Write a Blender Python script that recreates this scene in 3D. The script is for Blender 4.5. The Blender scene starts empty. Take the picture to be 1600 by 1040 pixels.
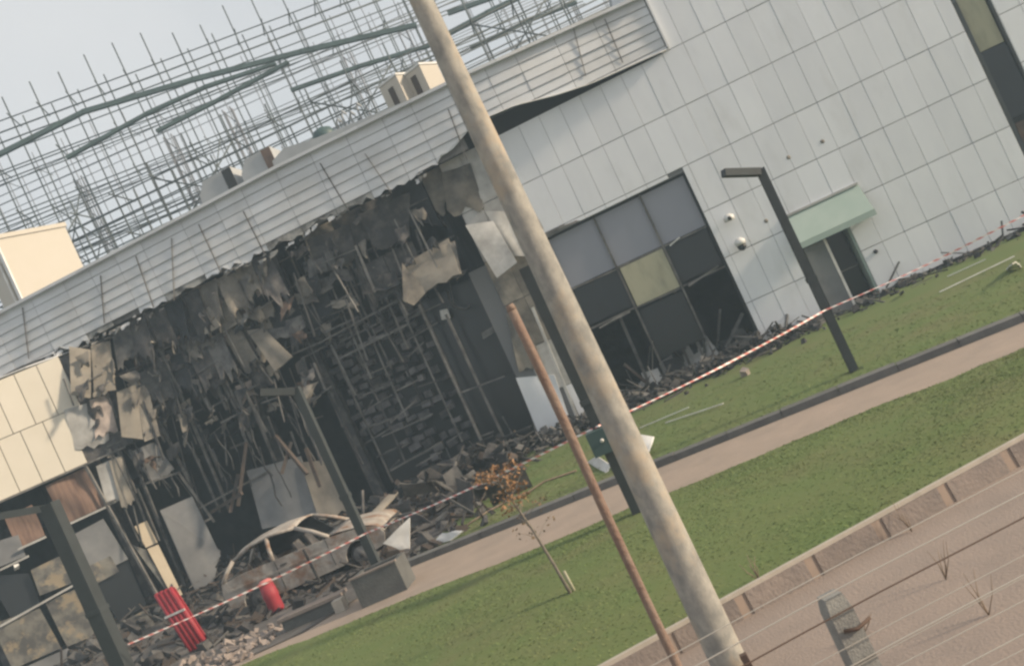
import bpy, math, random
from mathutils import Vector as V, Matrix

# ------------------------------------------------------------------ camera, sky, sun, exposure
SC = bpy.context.scene
COL = SC.collection
R_ = math.radians
ROLL, F, H, HOR = R_(24.9), 1500.0, 3.0, -20.0          # roll, focal length in photo pixels, eye height, horizon
PITCH = math.atan(-HOR / F)
cr, sr = math.cos(ROLL), math.sin(ROLL)
fwd = V((0, math.cos(PITCH), math.sin(PITCH)))
upv = V((0, -math.sin(PITCH), math.cos(PITCH)))
rgt = V((1, 0, 0))
cx_, cy_ = rgt * cr - upv * sr, rgt * sr + upv * cr
cam_d = bpy.data.cameras.new('camera')
cam = bpy.data.objects.new('camera', cam_d)
COL.objects.link(cam)
cam.matrix_world = Matrix.Translation((0, 0, H)) @ Matrix((
    (cx_.x, cy_.x, -fwd.x, 0), (cx_.y, cy_.y, -fwd.y, 0), (cx_.z, cy_.z, -fwd.z, 0), (0, 0, 0, 1)))
cam_d.sensor_fit = 'HORIZONTAL'
cam_d.sensor_width = 36
cam_d.lens = 36 * F / 1600
cam_d.clip_end = 3000
SC.camera = cam

AW = R_(7.9)                                              # the facade's angle to the picture
T = V((math.cos(AW), -math.sin(AW), 0))
N = V((-math.sin(AW), -math.cos(AW), 0))
WO = V((6.4, 27.1, 0))
SUN_EL = R_(21)
sdir = (T * math.cos(R_(5)) + N * math.sin(R_(5))) * math.cos(SUN_EL) + V((0, 0, math.sin(SUN_EL)))
wld = bpy.data.worlds.new('World')
SC.world = wld
wld.use_nodes = True
nt = wld.node_tree
nt.nodes.clear()
wo_ = nt.nodes.new('ShaderNodeOutputWorld')
bg = nt.nodes.new('ShaderNodeBackground')
sky = nt.nodes.new('ShaderNodeTexSky')
sky.sky_type = 'NISHITA'
sky.sun_disc = False
sky.sun_elevation = SUN_EL
sky.sun_rotation = math.atan2(sdir.x, sdir.y)
sky.dust_density = 4.0
sky.air_density = 1.0
veil = nt.nodes.new('ShaderNodeMix')                      # thin high overcast over the whole sky
veil.data_type = 'RGBA'
tc = nt.nodes.new('ShaderNodeTexCoord')
nz = nt.nodes.new('ShaderNodeTexNoise')
nz.inputs['Scale'].default_value = 2.2
nz.inputs['Detail'].default_value = 5
mr = nt.nodes.new('ShaderNodeMapRange')
mr.inputs[1].default_value, mr.inputs[2].default_value = 0.3, 0.7
mr.inputs[3].default_value, mr.inputs[4].default_value = 0.62, 0.84
nt.links.new(tc.outputs['Generated'], nz.inputs['Vector'])
nt.links.new(nz.outputs['Fac'], mr.inputs[0])
nt.links.new(mr.outputs[0], veil.inputs[0])
nt.links.new(sky.outputs[0], veil.inputs[6])
veil.inputs[7].default_value = (6.75, 6.7, 6.6, 1)
nt.links.new(veil.outputs[2], bg.inputs[0])
bg.inputs[1].default_value = 0.1
nt.links.new(bg.outputs[0], wo_.inputs[0])
sl = bpy.data.lights.new('sun', 'SUN')
sl.energy = 4.6
sl.angle = R_(5)
sl.color = (1.0, 0.83, 0.62)
sun = bpy.data.objects.new('sun', sl)
COL.objects.link(sun)
sun.rotation_euler = sdir.to_track_quat('Z', 'Y').to_euler()
vs = SC.view_settings
vs.view_transform = 'Standard'
vs.look = 'None'
vs.exposure = 0.34
vs.gamma = 1
vs.use_curve_mapping = False
SC.render.engine = 'CYCLES'
SC.cycles.use_denoising = True
SC.cycles.max_bounces = 6
SC.cycles.volume_bounces = 1
SC.cycles.pixel_filter_type = 'BLACKMAN_HARRIS'
SC.cycles.filter_width = 2.6

# ------------------------------------------------------------------ coordinates
def W(s, d, z):                                           # along the facade, out of it, up
    return WO + T * s + N * d + V((0, 0, z))
def ray(x, y):
    dx, dy = x - 800, y - 520
    return rgt * (dx * cr - dy * sr) + upv * (-dx * sr - dy * cr) + fwd * F
def on_plane(x, y, p, n):
    r = ray(x, y)
    o = V((0, 0, H))
    return o + r * ((p - o).dot(n) / r.dot(n))
def PW(x, y, d=0.0):                                      # a photo point on the facade plane moved out by d
    return on_plane(x, y, WO + N * d, N)
WA, WB = W(-17.3, 0, 0), W(-23, 2.6, 0)                   # the left wing turns towards the sun
TL = (WA - WB).normalized()
NL = V((TL.y, -TL.x, 0))
def PL(x, y, d=0.0):
    return on_plane(x, y, WA + NL * d, NL)
def WL(s, d, z):                                          # wing coordinates: s<0 to the left of the bend
    return WA + TL * s + NL * d + V((0, 0, z))
def PG(x, y, z=0.0):
    return on_plane(x, y, V((0, 0, z)), V((0, 0, 1)))
def sd(p):
    q = p - WO
    return q.dot(T), q.dot(N)
UP = V((0, 0, 1))

# ------------------------------------------------------------------ materials
def mat(name, col, rough=0.7, col2=None, scale=4.0, mix=(0.35, 0.65), bump=0.0, bscale=None, metal=0.0, spec=0.4,
        rand=0.0, col3=None, scale3=1.0, mix3=(0.5, 0.7), detail=6, coords='Object', stretch=None, trans=0.0):
    m = bpy.data.materials.new(name)
    m.use_nodes = True
    n = m.node_tree.nodes
    l = m.node_tree.links
    b = n['Principled BSDF']
    b.inputs['Roughness'].default_value = rough
    b.inputs['Metallic'].default_value = metal
    b.inputs['Specular IOR Level'].default_value = spec
    if trans:
        b.inputs['Transmission Weight'].default_value = trans
    b.inputs['Base Color'].default_value = (*col, 1)
    t = n.new('ShaderNodeTexCoord')
    g = n.new('ShaderNodeNewGeometry')
    src = g.outputs['Position'] if coords == 'World' else t.outputs[coords]
    if stretch:
        mp = n.new('ShaderNodeMapping')
        mp.inputs['Scale'].default_value = stretch
        l.new(src, mp.inputs['Vector'])
        src = mp.outputs[0]
    def noise(sc, mx, det=detail):
        q = n.new('ShaderNodeTexNoise')
        q.inputs['Scale'].default_value = sc
        q.inputs['Detail'].default_value = det
        q.inputs['Roughness'].default_value = 0.62
        l.new(src, q.inputs['Vector'])
        r = n.new('ShaderNodeMapRange')
        r.inputs[1].default_value, r.inputs[2].default_value = mx
        l.new(q.outputs['Fac'], r.inputs[0])
        return r.outputs[0], q
    cur = None
    if col2:
        f, _ = noise(scale, mix)
        x = n.new('ShaderNodeMix')
        x.data_type = 'RGBA'
        x.inputs[6].default_value = (*col, 1)
        x.inputs[7].default_value = (*col2, 1)
        l.new(f, x.inputs[0])
        cur = x.outputs[2]
    if col3:
        f, _ = noise(scale3, mix3)
        x = n.new('ShaderNodeMix')
        x.data_type = 'RGBA'
        if cur:
            l.new(cur, x.inputs[6])
        else:
            x.inputs[6].default_value = (*col, 1)
        x.inputs[7].default_value = (*col3, 1)
        l.new(f, x.inputs[0])
        cur = x.outputs[2]
    if rand:
        oi = n.new('ShaderNodeObjectInfo')
        r = n.new('ShaderNodeMapRange')
        r.inputs[3].default_value, r.inputs[4].default_value = 1 - rand, 1 + rand
        l.new(oi.outputs['Random'], r.inputs[0])
        x = n.new('ShaderNodeHueSaturation')
        l.new(r.outputs[0], x.inputs['Value'])
        if cur:
            l.new(cur, x.inputs['Color'])
        else:
            x.inputs['Color'].default_value = (*col, 1)
        cur = x.outputs[0]
    if cur:
        l.new(cur, b.inputs['Base Color'])
    if bump:
        q = n.new('ShaderNodeTexNoise')
        q.inputs['Scale'].default_value = bscale or scale * 3
        q.inputs['Detail'].default_value = 6
        l.new(src, q.inputs['Vector'])
        bp = n.new('ShaderNodeBump')
        bp.inputs['Strength'].default_value = bump
        bp.inputs['Distance'].default_value = 0.05
        l.new(q.outputs['Fac'], bp.inputs['Height'])
        l.new(bp.outputs[0], b.inputs['Normal'])
    return m

MP = {}
def mk(k, *a, **kw):
    MP[k] = mat(k, *a, **kw)
mk('panel', (0.70, 0.71, 0.745), 0.5, (0.75, 0.76, 0.785), 1.3, (0.3, 0.7), rand=0.045, col3=(0.58, 0.58, 0.585), scale3=0.9, mix3=(0.55, 0.95), stretch=(1.3, 1.3, 0.5), coords='World', spec=0.4, bump=0.03, bscale=2.5)
mk('panel_warm', (0.66, 0.60, 0.50), 0.5, (0.71, 0.65, 0.55), 1.1, (0.3, 0.7), rand=0.04, coords='World')
mk('panel_smoked', (0.47, 0.46, 0.44), 0.6, (0.20, 0.19, 0.18), 1.2, (0.42, 0.75), rand=0.08, coords='World')
mk('panel_charred', (0.25, 0.222, 0.185), 0.85, (0.085, 0.08, 0.076), 1.3, (0.40, 0.66), rand=0.25, coords='World', bump=0.2, bscale=5)
mk('panel_tan', (0.28, 0.248, 0.205), 0.8, (0.16, 0.143, 0.122), 1.6, (0.42, 0.72), rand=0.15, coords='World')
mk('fascia', (0.60, 0.61, 0.63), 0.5, (0.52, 0.515, 0.51), 0.9, (0.35, 0.7), rand=0.07, coords='World', metal=0.15)
mk('fascia_burnt', (0.33, 0.32, 0.30), 0.7, (0.06, 0.058, 0.055), 2.2, (0.4, 0.62), rand=0.1, coords='World')
mk('soot', (0.024, 0.026, 0.03), 0.95, (0.05, 0.051, 0.056), 1.4, (0.4, 0.75), coords='World', bump=0.3, bscale=4, spec=0.1)
mk('char', (0.055, 0.053, 0.055), 0.9, (0.14, 0.13, 0.122), 2.2, (0.45, 0.75), coords='World', rand=0.35, bump=0.35, bscale=9, spec=0.15)
mk('ash', (0.15, 0.145, 0.14), 0.95, (0.06, 0.058, 0.06), 2.6, (0.4, 0.65), coords='World', rand=0.3, bump=0.3, bscale=8, spec=0.1)
mk('block', (0.17, 0.16, 0.162), 0.95, (0.075, 0.073, 0.078), 3.0, (0.35, 0.65), coords='World', rand=0.45, bump=0.4, bscale=12, spec=0.1)
mk('steel_burnt', (0.17, 0.16, 0.15), 0.7, (0.075, 0.07, 0.066), 3.0, (0.4, 0.65), coords='World', rand=0.3)
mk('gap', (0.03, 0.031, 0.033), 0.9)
mk('joint', (0.17, 0.17, 0.175), 0.9)
mk('glass_grey', (0.255, 0.262, 0.305), 0.35, (0.285, 0.29, 0.33), 0.5, (0.3, 0.7), coords='World', spec=0.35)
mk('glass_dark', (0.022, 0.024, 0.028), 0.18, spec=0.4)
mk('board', (0.40, 0.38, 0.27), 0.8, (0.27, 0.26, 0.19), 1.6, (0.45, 0.75), coords='World', stretch=(2, 2, 0.7))
mk('board_cream', (0.64, 0.54, 0.40), 0.7, (0.58, 0.48, 0.35), 2.0, coords='World')
mk('grey_sheet', (0.20, 0.20, 0.20), 0.65, (0.145, 0.145, 0.15), 1.2, (0.4, 0.65), coords='World', rand=0.12)
mk('stained', (0.20, 0.19, 0.165), 0.75, (0.10, 0.095, 0.09), 2.3, (0.42, 0.58), coords='World', col3=(0.30, 0.245, 0.17), scale3=1.7, mix3=(0.55, 0.62), rand=0.15)
mk('curtain', (0.24, 0.155, 0.115), 0.9, (0.12, 0.075, 0.06), 3.0, (0.35, 0.7), coords='World', stretch=(3, 3, 0.15))
mk('white', (0.66, 0.65, 0.63), 0.5, (0.52, 0.5, 0.47), 3.0, (0.45, 0.7), coords='World')
mk('white_lit', (0.46, 0.42, 0.36), 0.65, (0.45, 0.41, 0.345), 2.0, coords='World')  # white with the warm tone of sunlight put into its colour
mk('roofing', (0.40, 0.41, 0.415), 0.8, (0.33, 0.34, 0.345), 1.2, coords='World')
mk('canopy_green', (0.31, 0.39, 0.345), 0.5, (0.36, 0.43, 0.385), 1.5, coords='World', spec=0.5)
mk('lamp_paint', (0.045, 0.052, 0.056), 0.7, (0.036, 0.042, 0.045), 4, rand=0.1)
mk('concrete_pole', (0.37, 0.35, 0.31), 0.85, (0.22, 0.215, 0.20), 5.0, (0.36, 0.64), coords='Object', bump=0.10, bscale=45, col3=(0.40, 0.33, 0.25), scale3=1.6, mix3=(0.5, 0.66), stretch=(1.6, 1.6, 1.1))
mk('concrete', (0.13, 0.132, 0.128), 0.9, (0.09, 0.092, 0.09), 3.0, coords='World', bump=0.3, bscale=25)
mk('concrete_post', (0.29, 0.285, 0.265), 0.9, (0.21, 0.205, 0.195), 9.0, coords='Object', bump=0.25, bscale=120)
mk('rust', (0.20, 0.13, 0.10), 0.85, (0.25, 0.19, 0.15), 3.5, (0.4, 0.65), bump=0.3, bscale=30, col3=(0.12, 0.07, 0.055), scale3=2.1, mix3=(0.55, 0.7))
mk('scaffold', (0.085, 0.10, 0.10), 0.6, (0.06, 0.068, 0.066), 1.5, rand=0.25, coords='World')
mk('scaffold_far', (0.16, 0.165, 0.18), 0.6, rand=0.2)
mk('beam_green', (0.085, 0.125, 0.118), 0.6, (0.06, 0.085, 0.08), 1.5, coords='World')
mk('wire', (0.42, 0.39, 0.35), 0.5, metal=0.4)
mk('wire_rusty', (0.10, 0.065, 0.05), 0.8)
mk('red', (0.36, 0.032, 0.045), 0.6, (0.26, 0.03, 0.04), 5, coords='World')
mk('red_pale', (0.55, 0.18, 0.17), 0.6)
mk('kerb_dark', (0.15, 0.147, 0.14), 0.9, (0.11, 0.11, 0.107), 4, coords='World', rand=0.12, bump=0.2)
mk('kerb_stone', (0.25, 0.205, 0.18), 0.9, (0.19, 0.16, 0.145), 3, coords='World', rand=0.12, bump=0.3, bscale=25)
mk('kerb_top', (0.46, 0.41, 0.35), 0.9, (0.38, 0.34, 0.29), 5, coords='World')
mk('mortar', (0.33, 0.25, 0.20), 0.95, (0.28, 0.22, 0.18), 6, coords='World')
mk('path', (0.37, 0.29, 0.235), 0.92, (0.31, 0.25, 0.205), 1.6, (0.3, 0.7), coords='World', bump=0.15, bscale=22, col3=(0.26, 0.215, 0.18), scale3=0.7, mix3=(0.52, 0.78))
mk('road', (0.315, 0.25, 0.21), 0.95, (0.265, 0.215, 0.185), 2.2, (0.3, 0.7), coords='World', bump=0.25, bscale=35, col3=(0.22, 0.18, 0.155), scale3=0.8, mix3=(0.52, 0.78))
mk('apron', (0.10, 0.093, 0.088), 0.95, (0.21, 0.185, 0.17), 1.3, (0.45, 0.75), coords='World', bump=0.3, bscale=12)
mk('rubble_pink', (0.42, 0.35, 0.31), 0.95, (0.24, 0.2, 0.18), 3.5, coords='World', rand=0.2)
mk('lawn', (0.118, 0.166, 0.058), 0.95, (0.148, 0.17, 0.07), 0.8, (0.3, 0.72), coords='World', bump=0.12, bscale=14, col3=(0.175, 0.158, 0.085), scale3=0.35, mix3=(0.5, 0.8), spec=0.15)
mk('grass_blade', (0.145, 0.20, 0.072), 0.85, (0.19, 0.205, 0.09), 0.7, (0.35, 0.7), coords='World', spec=0.2)
mk('terrain', (0.14, 0.13, 0.085), 0.95, (0.10, 0.11, 0.06), 0.2, coords='World')
mk('leaf_orange', (0.30, 0.17, 0.09), 0.8, (0.24, 0.13, 0.055), 5, coords='World')
mk('leaf_brown', (0.20, 0.13, 0.075), 0.85, (0.14, 0.105, 0.06), 5, coords='World')
mk('bark', (0.22, 0.19, 0.16), 0.9, (0.14, 0.12, 0.10), 8)
mk('car_burnt', (0.42, 0.385, 0.345), 0.75, (0.24, 0.21, 0.185), 2.6, (0.38, 0.66), coords='World', col3=(0.22, 0.13, 0.085), scale3=2.2, mix3=(0.5, 0.66), bump=0.25, bscale=10)
mk('timber_char', (0.085, 0.062, 0.05), 0.9, (0.05, 0.042, 0.038), 3, coords='World', rand=0.3)
mk('rust_panel', (0.16, 0.105, 0.078), 0.85, (0.08, 0.06, 0.05), 2, coords='World', rand=0.2)
mk('black_plastic', (0.03, 0.03, 0.032), 0.4)
mk('dry_stem', (0.24, 0.18, 0.13), 0.9)
mk('teal_box', (0.05, 0.085, 0.085), 0.5)

# tape: slanted red and white stripes along its own length
m = bpy.data.materials.new('tape')
m.use_nodes = True
n_, l_ = m.node_tree.nodes, m.node_tree.links
uvn = n_.new('ShaderNodeTexCoord')
wv = n_.new('ShaderNodeTexWave')
wv.inputs['Scale'].default_value = 1.0
rp = n_.new('ShaderNodeValToRGB')
rp.color_ramp.interpolation = 'CONSTANT'
rp.color_ramp.elements[0].color = (0.75, 0.70, 0.66, 1)
rp.color_ramp.elements[1].color = (0.60, 0.19, 0.16, 1)
rp.color_ramp.elements[1].position = 0.5
l_.new(uvn.outputs['UV'], wv.inputs['Vector'])
l_.new(wv.outputs['Fac'], rp.inputs[0])
l_.new(rp.outputs[0], n_['Principled BSDF'].inputs['Base Color'])
n_['Principled BSDF'].inputs['Roughness'].default_value = 0.45
MP['tape'] = m

# ------------------------------------------------------------------ object helpers
ORG = {}
def thing(name, loc, label, cat, group=None):
    o = bpy.data.objects.new(name, None)
    o.empty_display_size = 0.2
    COL.objects.link(o)
    o.location = loc
    ORG[o.name] = V(loc)
    tag(o, label, cat, group)
    return o
def tag(o, label, cat, group=None):
    o['label'] = label
    o['category'] = cat
    if group:
        o['group'] = group
    return o
def M(name, vs_, fs, m, parent=None, smooth=False, org=None):
    if parent is not None:
        org = ORG[parent.name]
    elif org is None:
        org = sum((V(v) for v in vs_), V()) / max(1, len(vs_))
        org.z = min(v[2] for v in vs_)
    me = bpy.data.meshes.new(name)
    me.from_pydata([V(v) - org for v in vs_], [], fs)
    me.validate()
    if smooth:
        me.shade_smooth()
    me.materials.append(MP[m])
    o = bpy.data.objects.new(name, me)
    COL.objects.link(o)
    ORG[o.name] = V(org)
    if parent is not None:
        o.parent = parent
    else:
        o.location = org
    return o
def struct(o):
    o['kind'] = 'structure'
    return o
def stuff(o):
    o['kind'] = 'stuff'
    return o
BOXF = [(0, 3, 2, 1), (4, 5, 6, 7), (0, 1, 5, 4), (1, 2, 6, 5), (2, 3, 7, 6), (3, 0, 4, 7)]
def hexv(a, b, c, d, off):
    return [a, b, c, d, a + off, b + off, c + off, d + off]
def slab(name, a, b, c, d, off, m, parent=None):
    return M(name, hexv(a, b, c, d, off), BOXF, m, parent)
def wbox(name, s0, s1, d0, d1, z0, z1, m, parent=None, fn=W):
    return slab(name, fn(s0, d0, z0), fn(s1, d0, z0), fn(s1, d0, z1), fn(s0, d0, z1),
                fn(0, d1, 0) - fn(0, d0, 0), m, parent)
def bar_geo(p, q, w, h=None, up=UP):
    h = h or w
    p, q = V(p), V(q)
    t = (q - p).normalized()
    if abs(t.dot(up)) > 0.99:
        up = N
    a = t.cross(up).normalized() * (w / 2)
    b = a.cross(t).normalized() * (h / 2)
    return [p - a - b, p + a - b, p + a + b, p - a + b, q - a - b, q + a - b, q + a + b, q - a + b]
def bar(name, p, q, w, m, parent=None, h=None, up=UP):
    return M(name, bar_geo(p, q, w, h, up), BOXF, m, parent)
def tube_geo(pts, rad, n=8, cap=True):
    vs_, fs = [], []
    k = len(pts)
    prev = None
    for i, p in enumerate(pts):
        p = V(p)
        t = (V(pts[min(i + 1, k - 1)]) - V(pts[max(i - 1, 0)])).normalized()
        ref = prev if prev else (V((1, 0, 0)) if abs(t.x) < 0.9 else V((0, 1, 0)))
        a = (ref - t * ref.dot(t)).normalized()
        prev = a
        b = t.cross(a)
        r = rad[i] if isinstance(rad, (list, tuple)) else rad
        for j in range(n):
            g = 2 * math.pi * j / n
            vs_.append(p + a * (math.cos(g) * r) + b * (math.sin(g) * r))
    for i in range(k - 1):
        for j in range(n):
            j2 = (j + 1) % n
            fs.append((i * n + j, i * n + j2, (i + 1) * n + j2, (i + 1) * n + j))
    if cap:
        fs.append(tuple(range(n - 1, -1, -1)))
        fs.append(tuple((k - 1) * n + j for j in range(n)))
    return vs_, fs
def tube(name, pts, rad, m, parent=None, n=8, smooth=True):
    v, f = tube_geo(pts, rad, n)
    return M(name, v, f, m, parent, smooth)
def merge(parts):
    vs_, fs = [], []
    for v, f in parts:
        o = len(vs_)
        vs_ += list(v)
        fs += [tuple(i + o for i in q) for q in f]
    return vs_, fs
def bent(name, a, b, c, d, th, amp, seed, m, parent=None, nu=9, nv=10, rag=0.0, curl=0.0):
    """a warped sheet a-b (bottom), c-d (top) with thickness; rag eats the bottom edge, curl bends it outwards"""
    rg = random.Random(seed)
    nrm = (b - a).cross(d - a).normalized()
    ph = [rg.uniform(0, 6.3) for _ in range(4)]
    fr = [rg.uniform(0.6, 1.8) for _ in range(4)]
    er = [rg.uniform(0, rag) if rag else 0 for _ in range(nu + 1)]
    front = []
    for j in range(nv + 1):
        v = j / nv
        for i in range(nu + 1):
            u = i / nu
            vv = v
            if rag:
                vv = v + (1 - v) * er[i] * (1 if j == 0 else 0.6 if j == 1 else 0.3)
            p = (a * (1 - u) + b * u) * (1 - vv) + (d * (1 - u) + c * u) * vv
            w = amp * (math.sin(fr[0] * 4 * u + ph[0]) * math.sin(fr[1] * 4 * v + ph[1]) + 0.4 * math.sin(fr[2] * 5 * u + ph[2] + fr[3] * 4 * v))
            front.append(p + nrm * (w + curl * (1 - v) ** 2))
    k = len(front)
    vs_ = front + [p - nrm * th for p in front]
    fs = []
    s = nu + 1
    for j in range(nv):
        for i in range(nu):
            q = j * s + i
            fs.append((q, q + 1, q + s + 1, q + s))
            fs.append((k + q, k + q + s, k + q + s + 1, k + q + 1))
    rim = [i for i in range(s)] + [j * s + nu for j in range(1, nv + 1)] + [nv * s + i for i in range(nu - 1, -1, -1)] + [j * s for j in range(nv - 1, 0, -1)]
    nf = len(fs)
    e = len(vs_)
    vs_ += [vs_[q] for q in rim] + [vs_[k + q] for q in rim]      # own vertices, so the cut edge stays crisp
    nr = len(rim)
    for i in range(nr):
        i2 = (i + 1) % nr
        fs.append((e + i2, e + i, e + nr + i, e + nr + i2))
    o = M(name, vs_, fs, m, parent)
    o.data.polygons.foreach_set('use_smooth', [i < nf for i in range(len(o.data.polygons))])
    return o
def chunk_geo(p, r, rg, flat=1.0):
    """an irregular broken lump"""
    ax = [V((rg.uniform(-1, 1), rg.uniform(-1, 1), rg.uniform(-1, 1))).normalized() for _ in range(3)]
    dims = [r * rg.uniform(0.5, 1.2), r * rg.uniform(0.35, 0.9), r * rg.uniform(0.2, 0.6) * flat]
    e1 = ax[0]
    e2 = e1.cross(ax[1]).normalized()
    e3 = e1.cross(e2)
    vs_ = []
    for sx, sy, sz in ((-1, -1, -1), (1, -1, -1), (1, 1, -1), (-1, 1, -1), (-1, -1, 1), (1, -1, 1), (1, 1, 1), (-1, 1, 1)):
        k = [rg.uniform(0.6, 1.15) for _ in range(3)]
        vs_.append(V(p) + e1 * (sx * dims[0] * k[0]) + e2 * (sy * dims[1] * k[1]) + e3 * (sz * dims[2] * k[2]))
    return vs_, BOXF

# ------------------------------------------------------------------ ground
def sheet(name, pts, z, m):
    vs_ = [V((p[0], p[1], z)) for p in pts]
    return struct(M(name, vs_, [tuple(range(len(vs_)))], m, org=V((0, 0, 0))))
sheet('terrain', [(-400, -60), (400, -60), (400, 400), (-400, 400)], -0.26, 'terrain')
def SDp(s, d):
    p = W(s, d, 0)
    return (p.x, p.y)
K0, K1 = V((*SDp(-8.89, 9.55), 0)), V((*SDp(2.71, 11.5), 0))            # kerb between upper lawn and path
KD = (K1 - K0).normalized()
KN = V((KD.y, -KD.x, 0))                                                 # towards the camera
NK0, NK1 = V((*SDp(-4.37, 19.03), 0)), V((*SDp(0.28, 17.44), 0))         # kerb between near lawn and road
ND = (NK1 - NK0).normalized()
NN = V((ND.y, -ND.x, 0))
rg = random.Random(3)
edge = []                                                                # ragged turf edge along the path
for i in range(121):
    s = -26 + i * 0.4
    d = 13.62 + 0.075 * (s - 1.74) if s > -3.45 else 13.23 + 0.105 * (s + 3.45)
    edge.append(V((*SDp(s, d + rg.uniform(-0.05, 0.05) + 0.09 * math.sin(s * 1.3) * math.sin(s * 0.47 + 1)), 0)))
a, b = NK0 - ND * 30, NK0 + ND * 34
sheet('road', [(a + NN * 0.1)[:2], (b + NN * 0.1)[:2], (b + NN * 30)[:2], (a + NN * 30)[:2]], -0.2, 'road')
lw = [(b)[:2], (a)[:2]] + [p[:2] for p in edge]
# lawn as a tessellated, gently uneven sheet between the turf edge and the near kerb
vs_, fs = [], []
NR = 26
for i, p in enumerate(edge):
    t = (p - NK0).dot(ND)
    q = NK0 + ND * t
    for j in range(NR + 1):
        k = j / NR
        z = 0.02 + 0.035 * math.sin(p.x * 0.9 + k * 5) * math.sin(k * math.pi) + 0.03 * math.sin(k * math.pi)
        r = p.lerp(q, k)
        vs_.append(V((r.x, r.y, z)))
for i in range(len(edge) - 1):
    for j in range(NR):
        q = i * (NR + 1) + j
        fs.append((q, q + NR + 1, q + NR + 2, q + 1))
struct(M('lawn', vs_, fs, 'lawn', org=V((0, 0, 0)), smooth=True))
kl, kr_ = K0 - KD * 1.0, K1 + KD * 22
sheet('path', [(K0 - KD * 18 + KN * 0.1)[:2], (K1 + KD * 22 + KN * 0.1)[:2], SDp(26, 16.2), SDp(1.74, 14.2), SDp(-3.45, 13.9), SDp(-28, 11.6)], -0.03, 'path')
sheet('upper_lawn', [(K0 + KD * 0.2)[:2], kr_[:2], SDp(26, 0.2), SDp(-7.4, 0.2), SDp(-8.2, 6)], 0.03, 'lawn')
sheet('apron', [SDp(-30, -8), SDp(-7.0, -8), SDp(-7.0, 2), SDp(-8.0, 9.6), (K0 + KN * 0.25)[:2], SDp(-10.5, 11.6), SDp(-13.5, 11.9), SDp(-30, 11.0)], -0.012, 'apron')
# path kerb: separate stones
kx = 0.0
kerb = struct(M('path_kerb', hexv(K0 - KD * 0.3 - UP * 0.2 + KN * 0.0, K0 - KD * 0.3 - UP * 0.2 + KN * 0.22, K0 - KD * 0.3 + UP * 0.035 + KN * 0.22, K0 - KD * 0.3 + UP * 0.035, KD * 36), BOXF, 'kerb_dark', org=V(K0)))
me = None
for i in range(34):
    p = K0 + KD * (i * 1.0 - 0.28)
    if me is None:
        o = slab('kerb_stone', p - UP * 0.2 - KN * 0.012, p - UP * 0.2 + KN * 0.24, p + UP * 0.09 + KN * 0.23, p + UP * 0.10 - KN * 0.012, KD * 0.985, 'kerb_dark', kerb)
        me = o.data
        base = p
    else:
        o = bpy.data.objects.new('kerb_stone', me)
        COL.objects.link(o)
        o.parent = kerb
        o.location = p - base + V((0, 0, rg.uniform(-0.008, 0.008)))
# near kerb: stones coloured darker for shade, top edge paler for light, pale mortar between
near = struct(M('road_kerb', hexv(NK0 - ND * 12 - UP * 0.3 + NN * 0.03, NK0 - ND * 12 - UP * 0.3 + NN * 0.155, NK0 - ND * 12 - UP * 0.0 + NN * 0.11, NK0 - ND * 12 - UP * 0.0 + NN * 0.03, ND * 28), BOXF, 'mortar', org=V(NK0)))
me = me2 = None
for i in range(28):
    p = NK0 + ND * (-9 + i * 0.78 + 0.36)
    if me is None:
        o = slab('kerb_stone', p - UP * 0.3 + NN * 0.0, p - UP * 0.3 + NN * 0.17, p + UP * 0.005 + NN * 0.125, p + UP * 0.005 + NN * 0.0, ND * 0.66, 'kerb_stone', near)
        me = o.data
        base = p
    else:
        o = bpy.data.objects.new('kerb_stone', me)
        COL.objects.link(o)
        o.parent = near
        o.location = p - base + V((0, 0, rg.uniform(-0.006, 0.006)))
bar('kerb_lit_edge', NK0 - ND * 12 + UP * 0.025 + NN * 0.09, NK0 + ND * 16 + UP * 0.025 + NN * 0.09, 0.05, 'kerb_top', near, h=0.04)  # added pale strip paints the lit top edge of the kerb

# grass blades
def blades(name, pts, hmin, hmax, seed, label):
    rg = random.Random(seed)
    vs_, fs = [], []
    for p in pts:
        a = rg.uniform(0, 6.28)
        w = rg.uniform(0.006, 0.014)
        hh = rg.uniform(hmin, hmax)
        dx, dy = math.cos(a) * w, math.sin(a) * w
        lx, ly = rg.choice((-1, 1)) * rg.uniform(0.8, 2.2) * hh, rg.uniform(-2.0, 2.0) * hh
        k = len(vs_)
        vs_ += [V((p[0] - dx, p[1] - dy, p[2])), V((p[0] + dx, p[1] + dy, p[2])), V((p[0] + lx, p[1] + ly, p[2] + hh))]
        fs.append((k, k + 1, k + 2))
    o = stuff(M(name, vs_, fs, 'grass_blade', org=V((0, 0, 0))))
    return tag(o, label, 'grass')
rg = random.Random(11)
pts = []
while len(pts) < 60000:
    i = rg.randrange(len(edge) - 1)
    p = edge[i].lerp(edge[i + 1], rg.random())
    t = (p - NK0).dot(ND)
    if t < -8 or t > 14:
        continue
    k = rg.random() ** 1.3
    q = p.lerp(NK0 + ND * t - NN * 0.02, k)
    den = math.sin(q.x * 2.1) * math.sin(q.y * 1.7 + q.x * 0.6)
    if den < rg.uniform(-1.3, 0.6):
        continue
    pts.append((q.x, q.y, 0.02 + 0.03 * math.sin(k * math.pi) + 0.035 * math.sin(p.x * 0.9 + k * 5) * math.sin(k * math.pi)))
blades('lawn_grass', pts, 0.006, 0.02, 5, 'short green grass blades of the lawn between path and road kerb')
pts = []
while len(pts) < 14000:
    t = rg.uniform(0, 22)
    k = rg.random()
    q = K0 + KD * t - KN * (0.03 + 7.0 * k ** 1.5)
    pts.append((q.x, q.y, 0.03))
blades('strip_grass', pts, 0.02, 0.06, 6, 'yellowish grass of the strip between white wall and path kerb')

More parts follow.
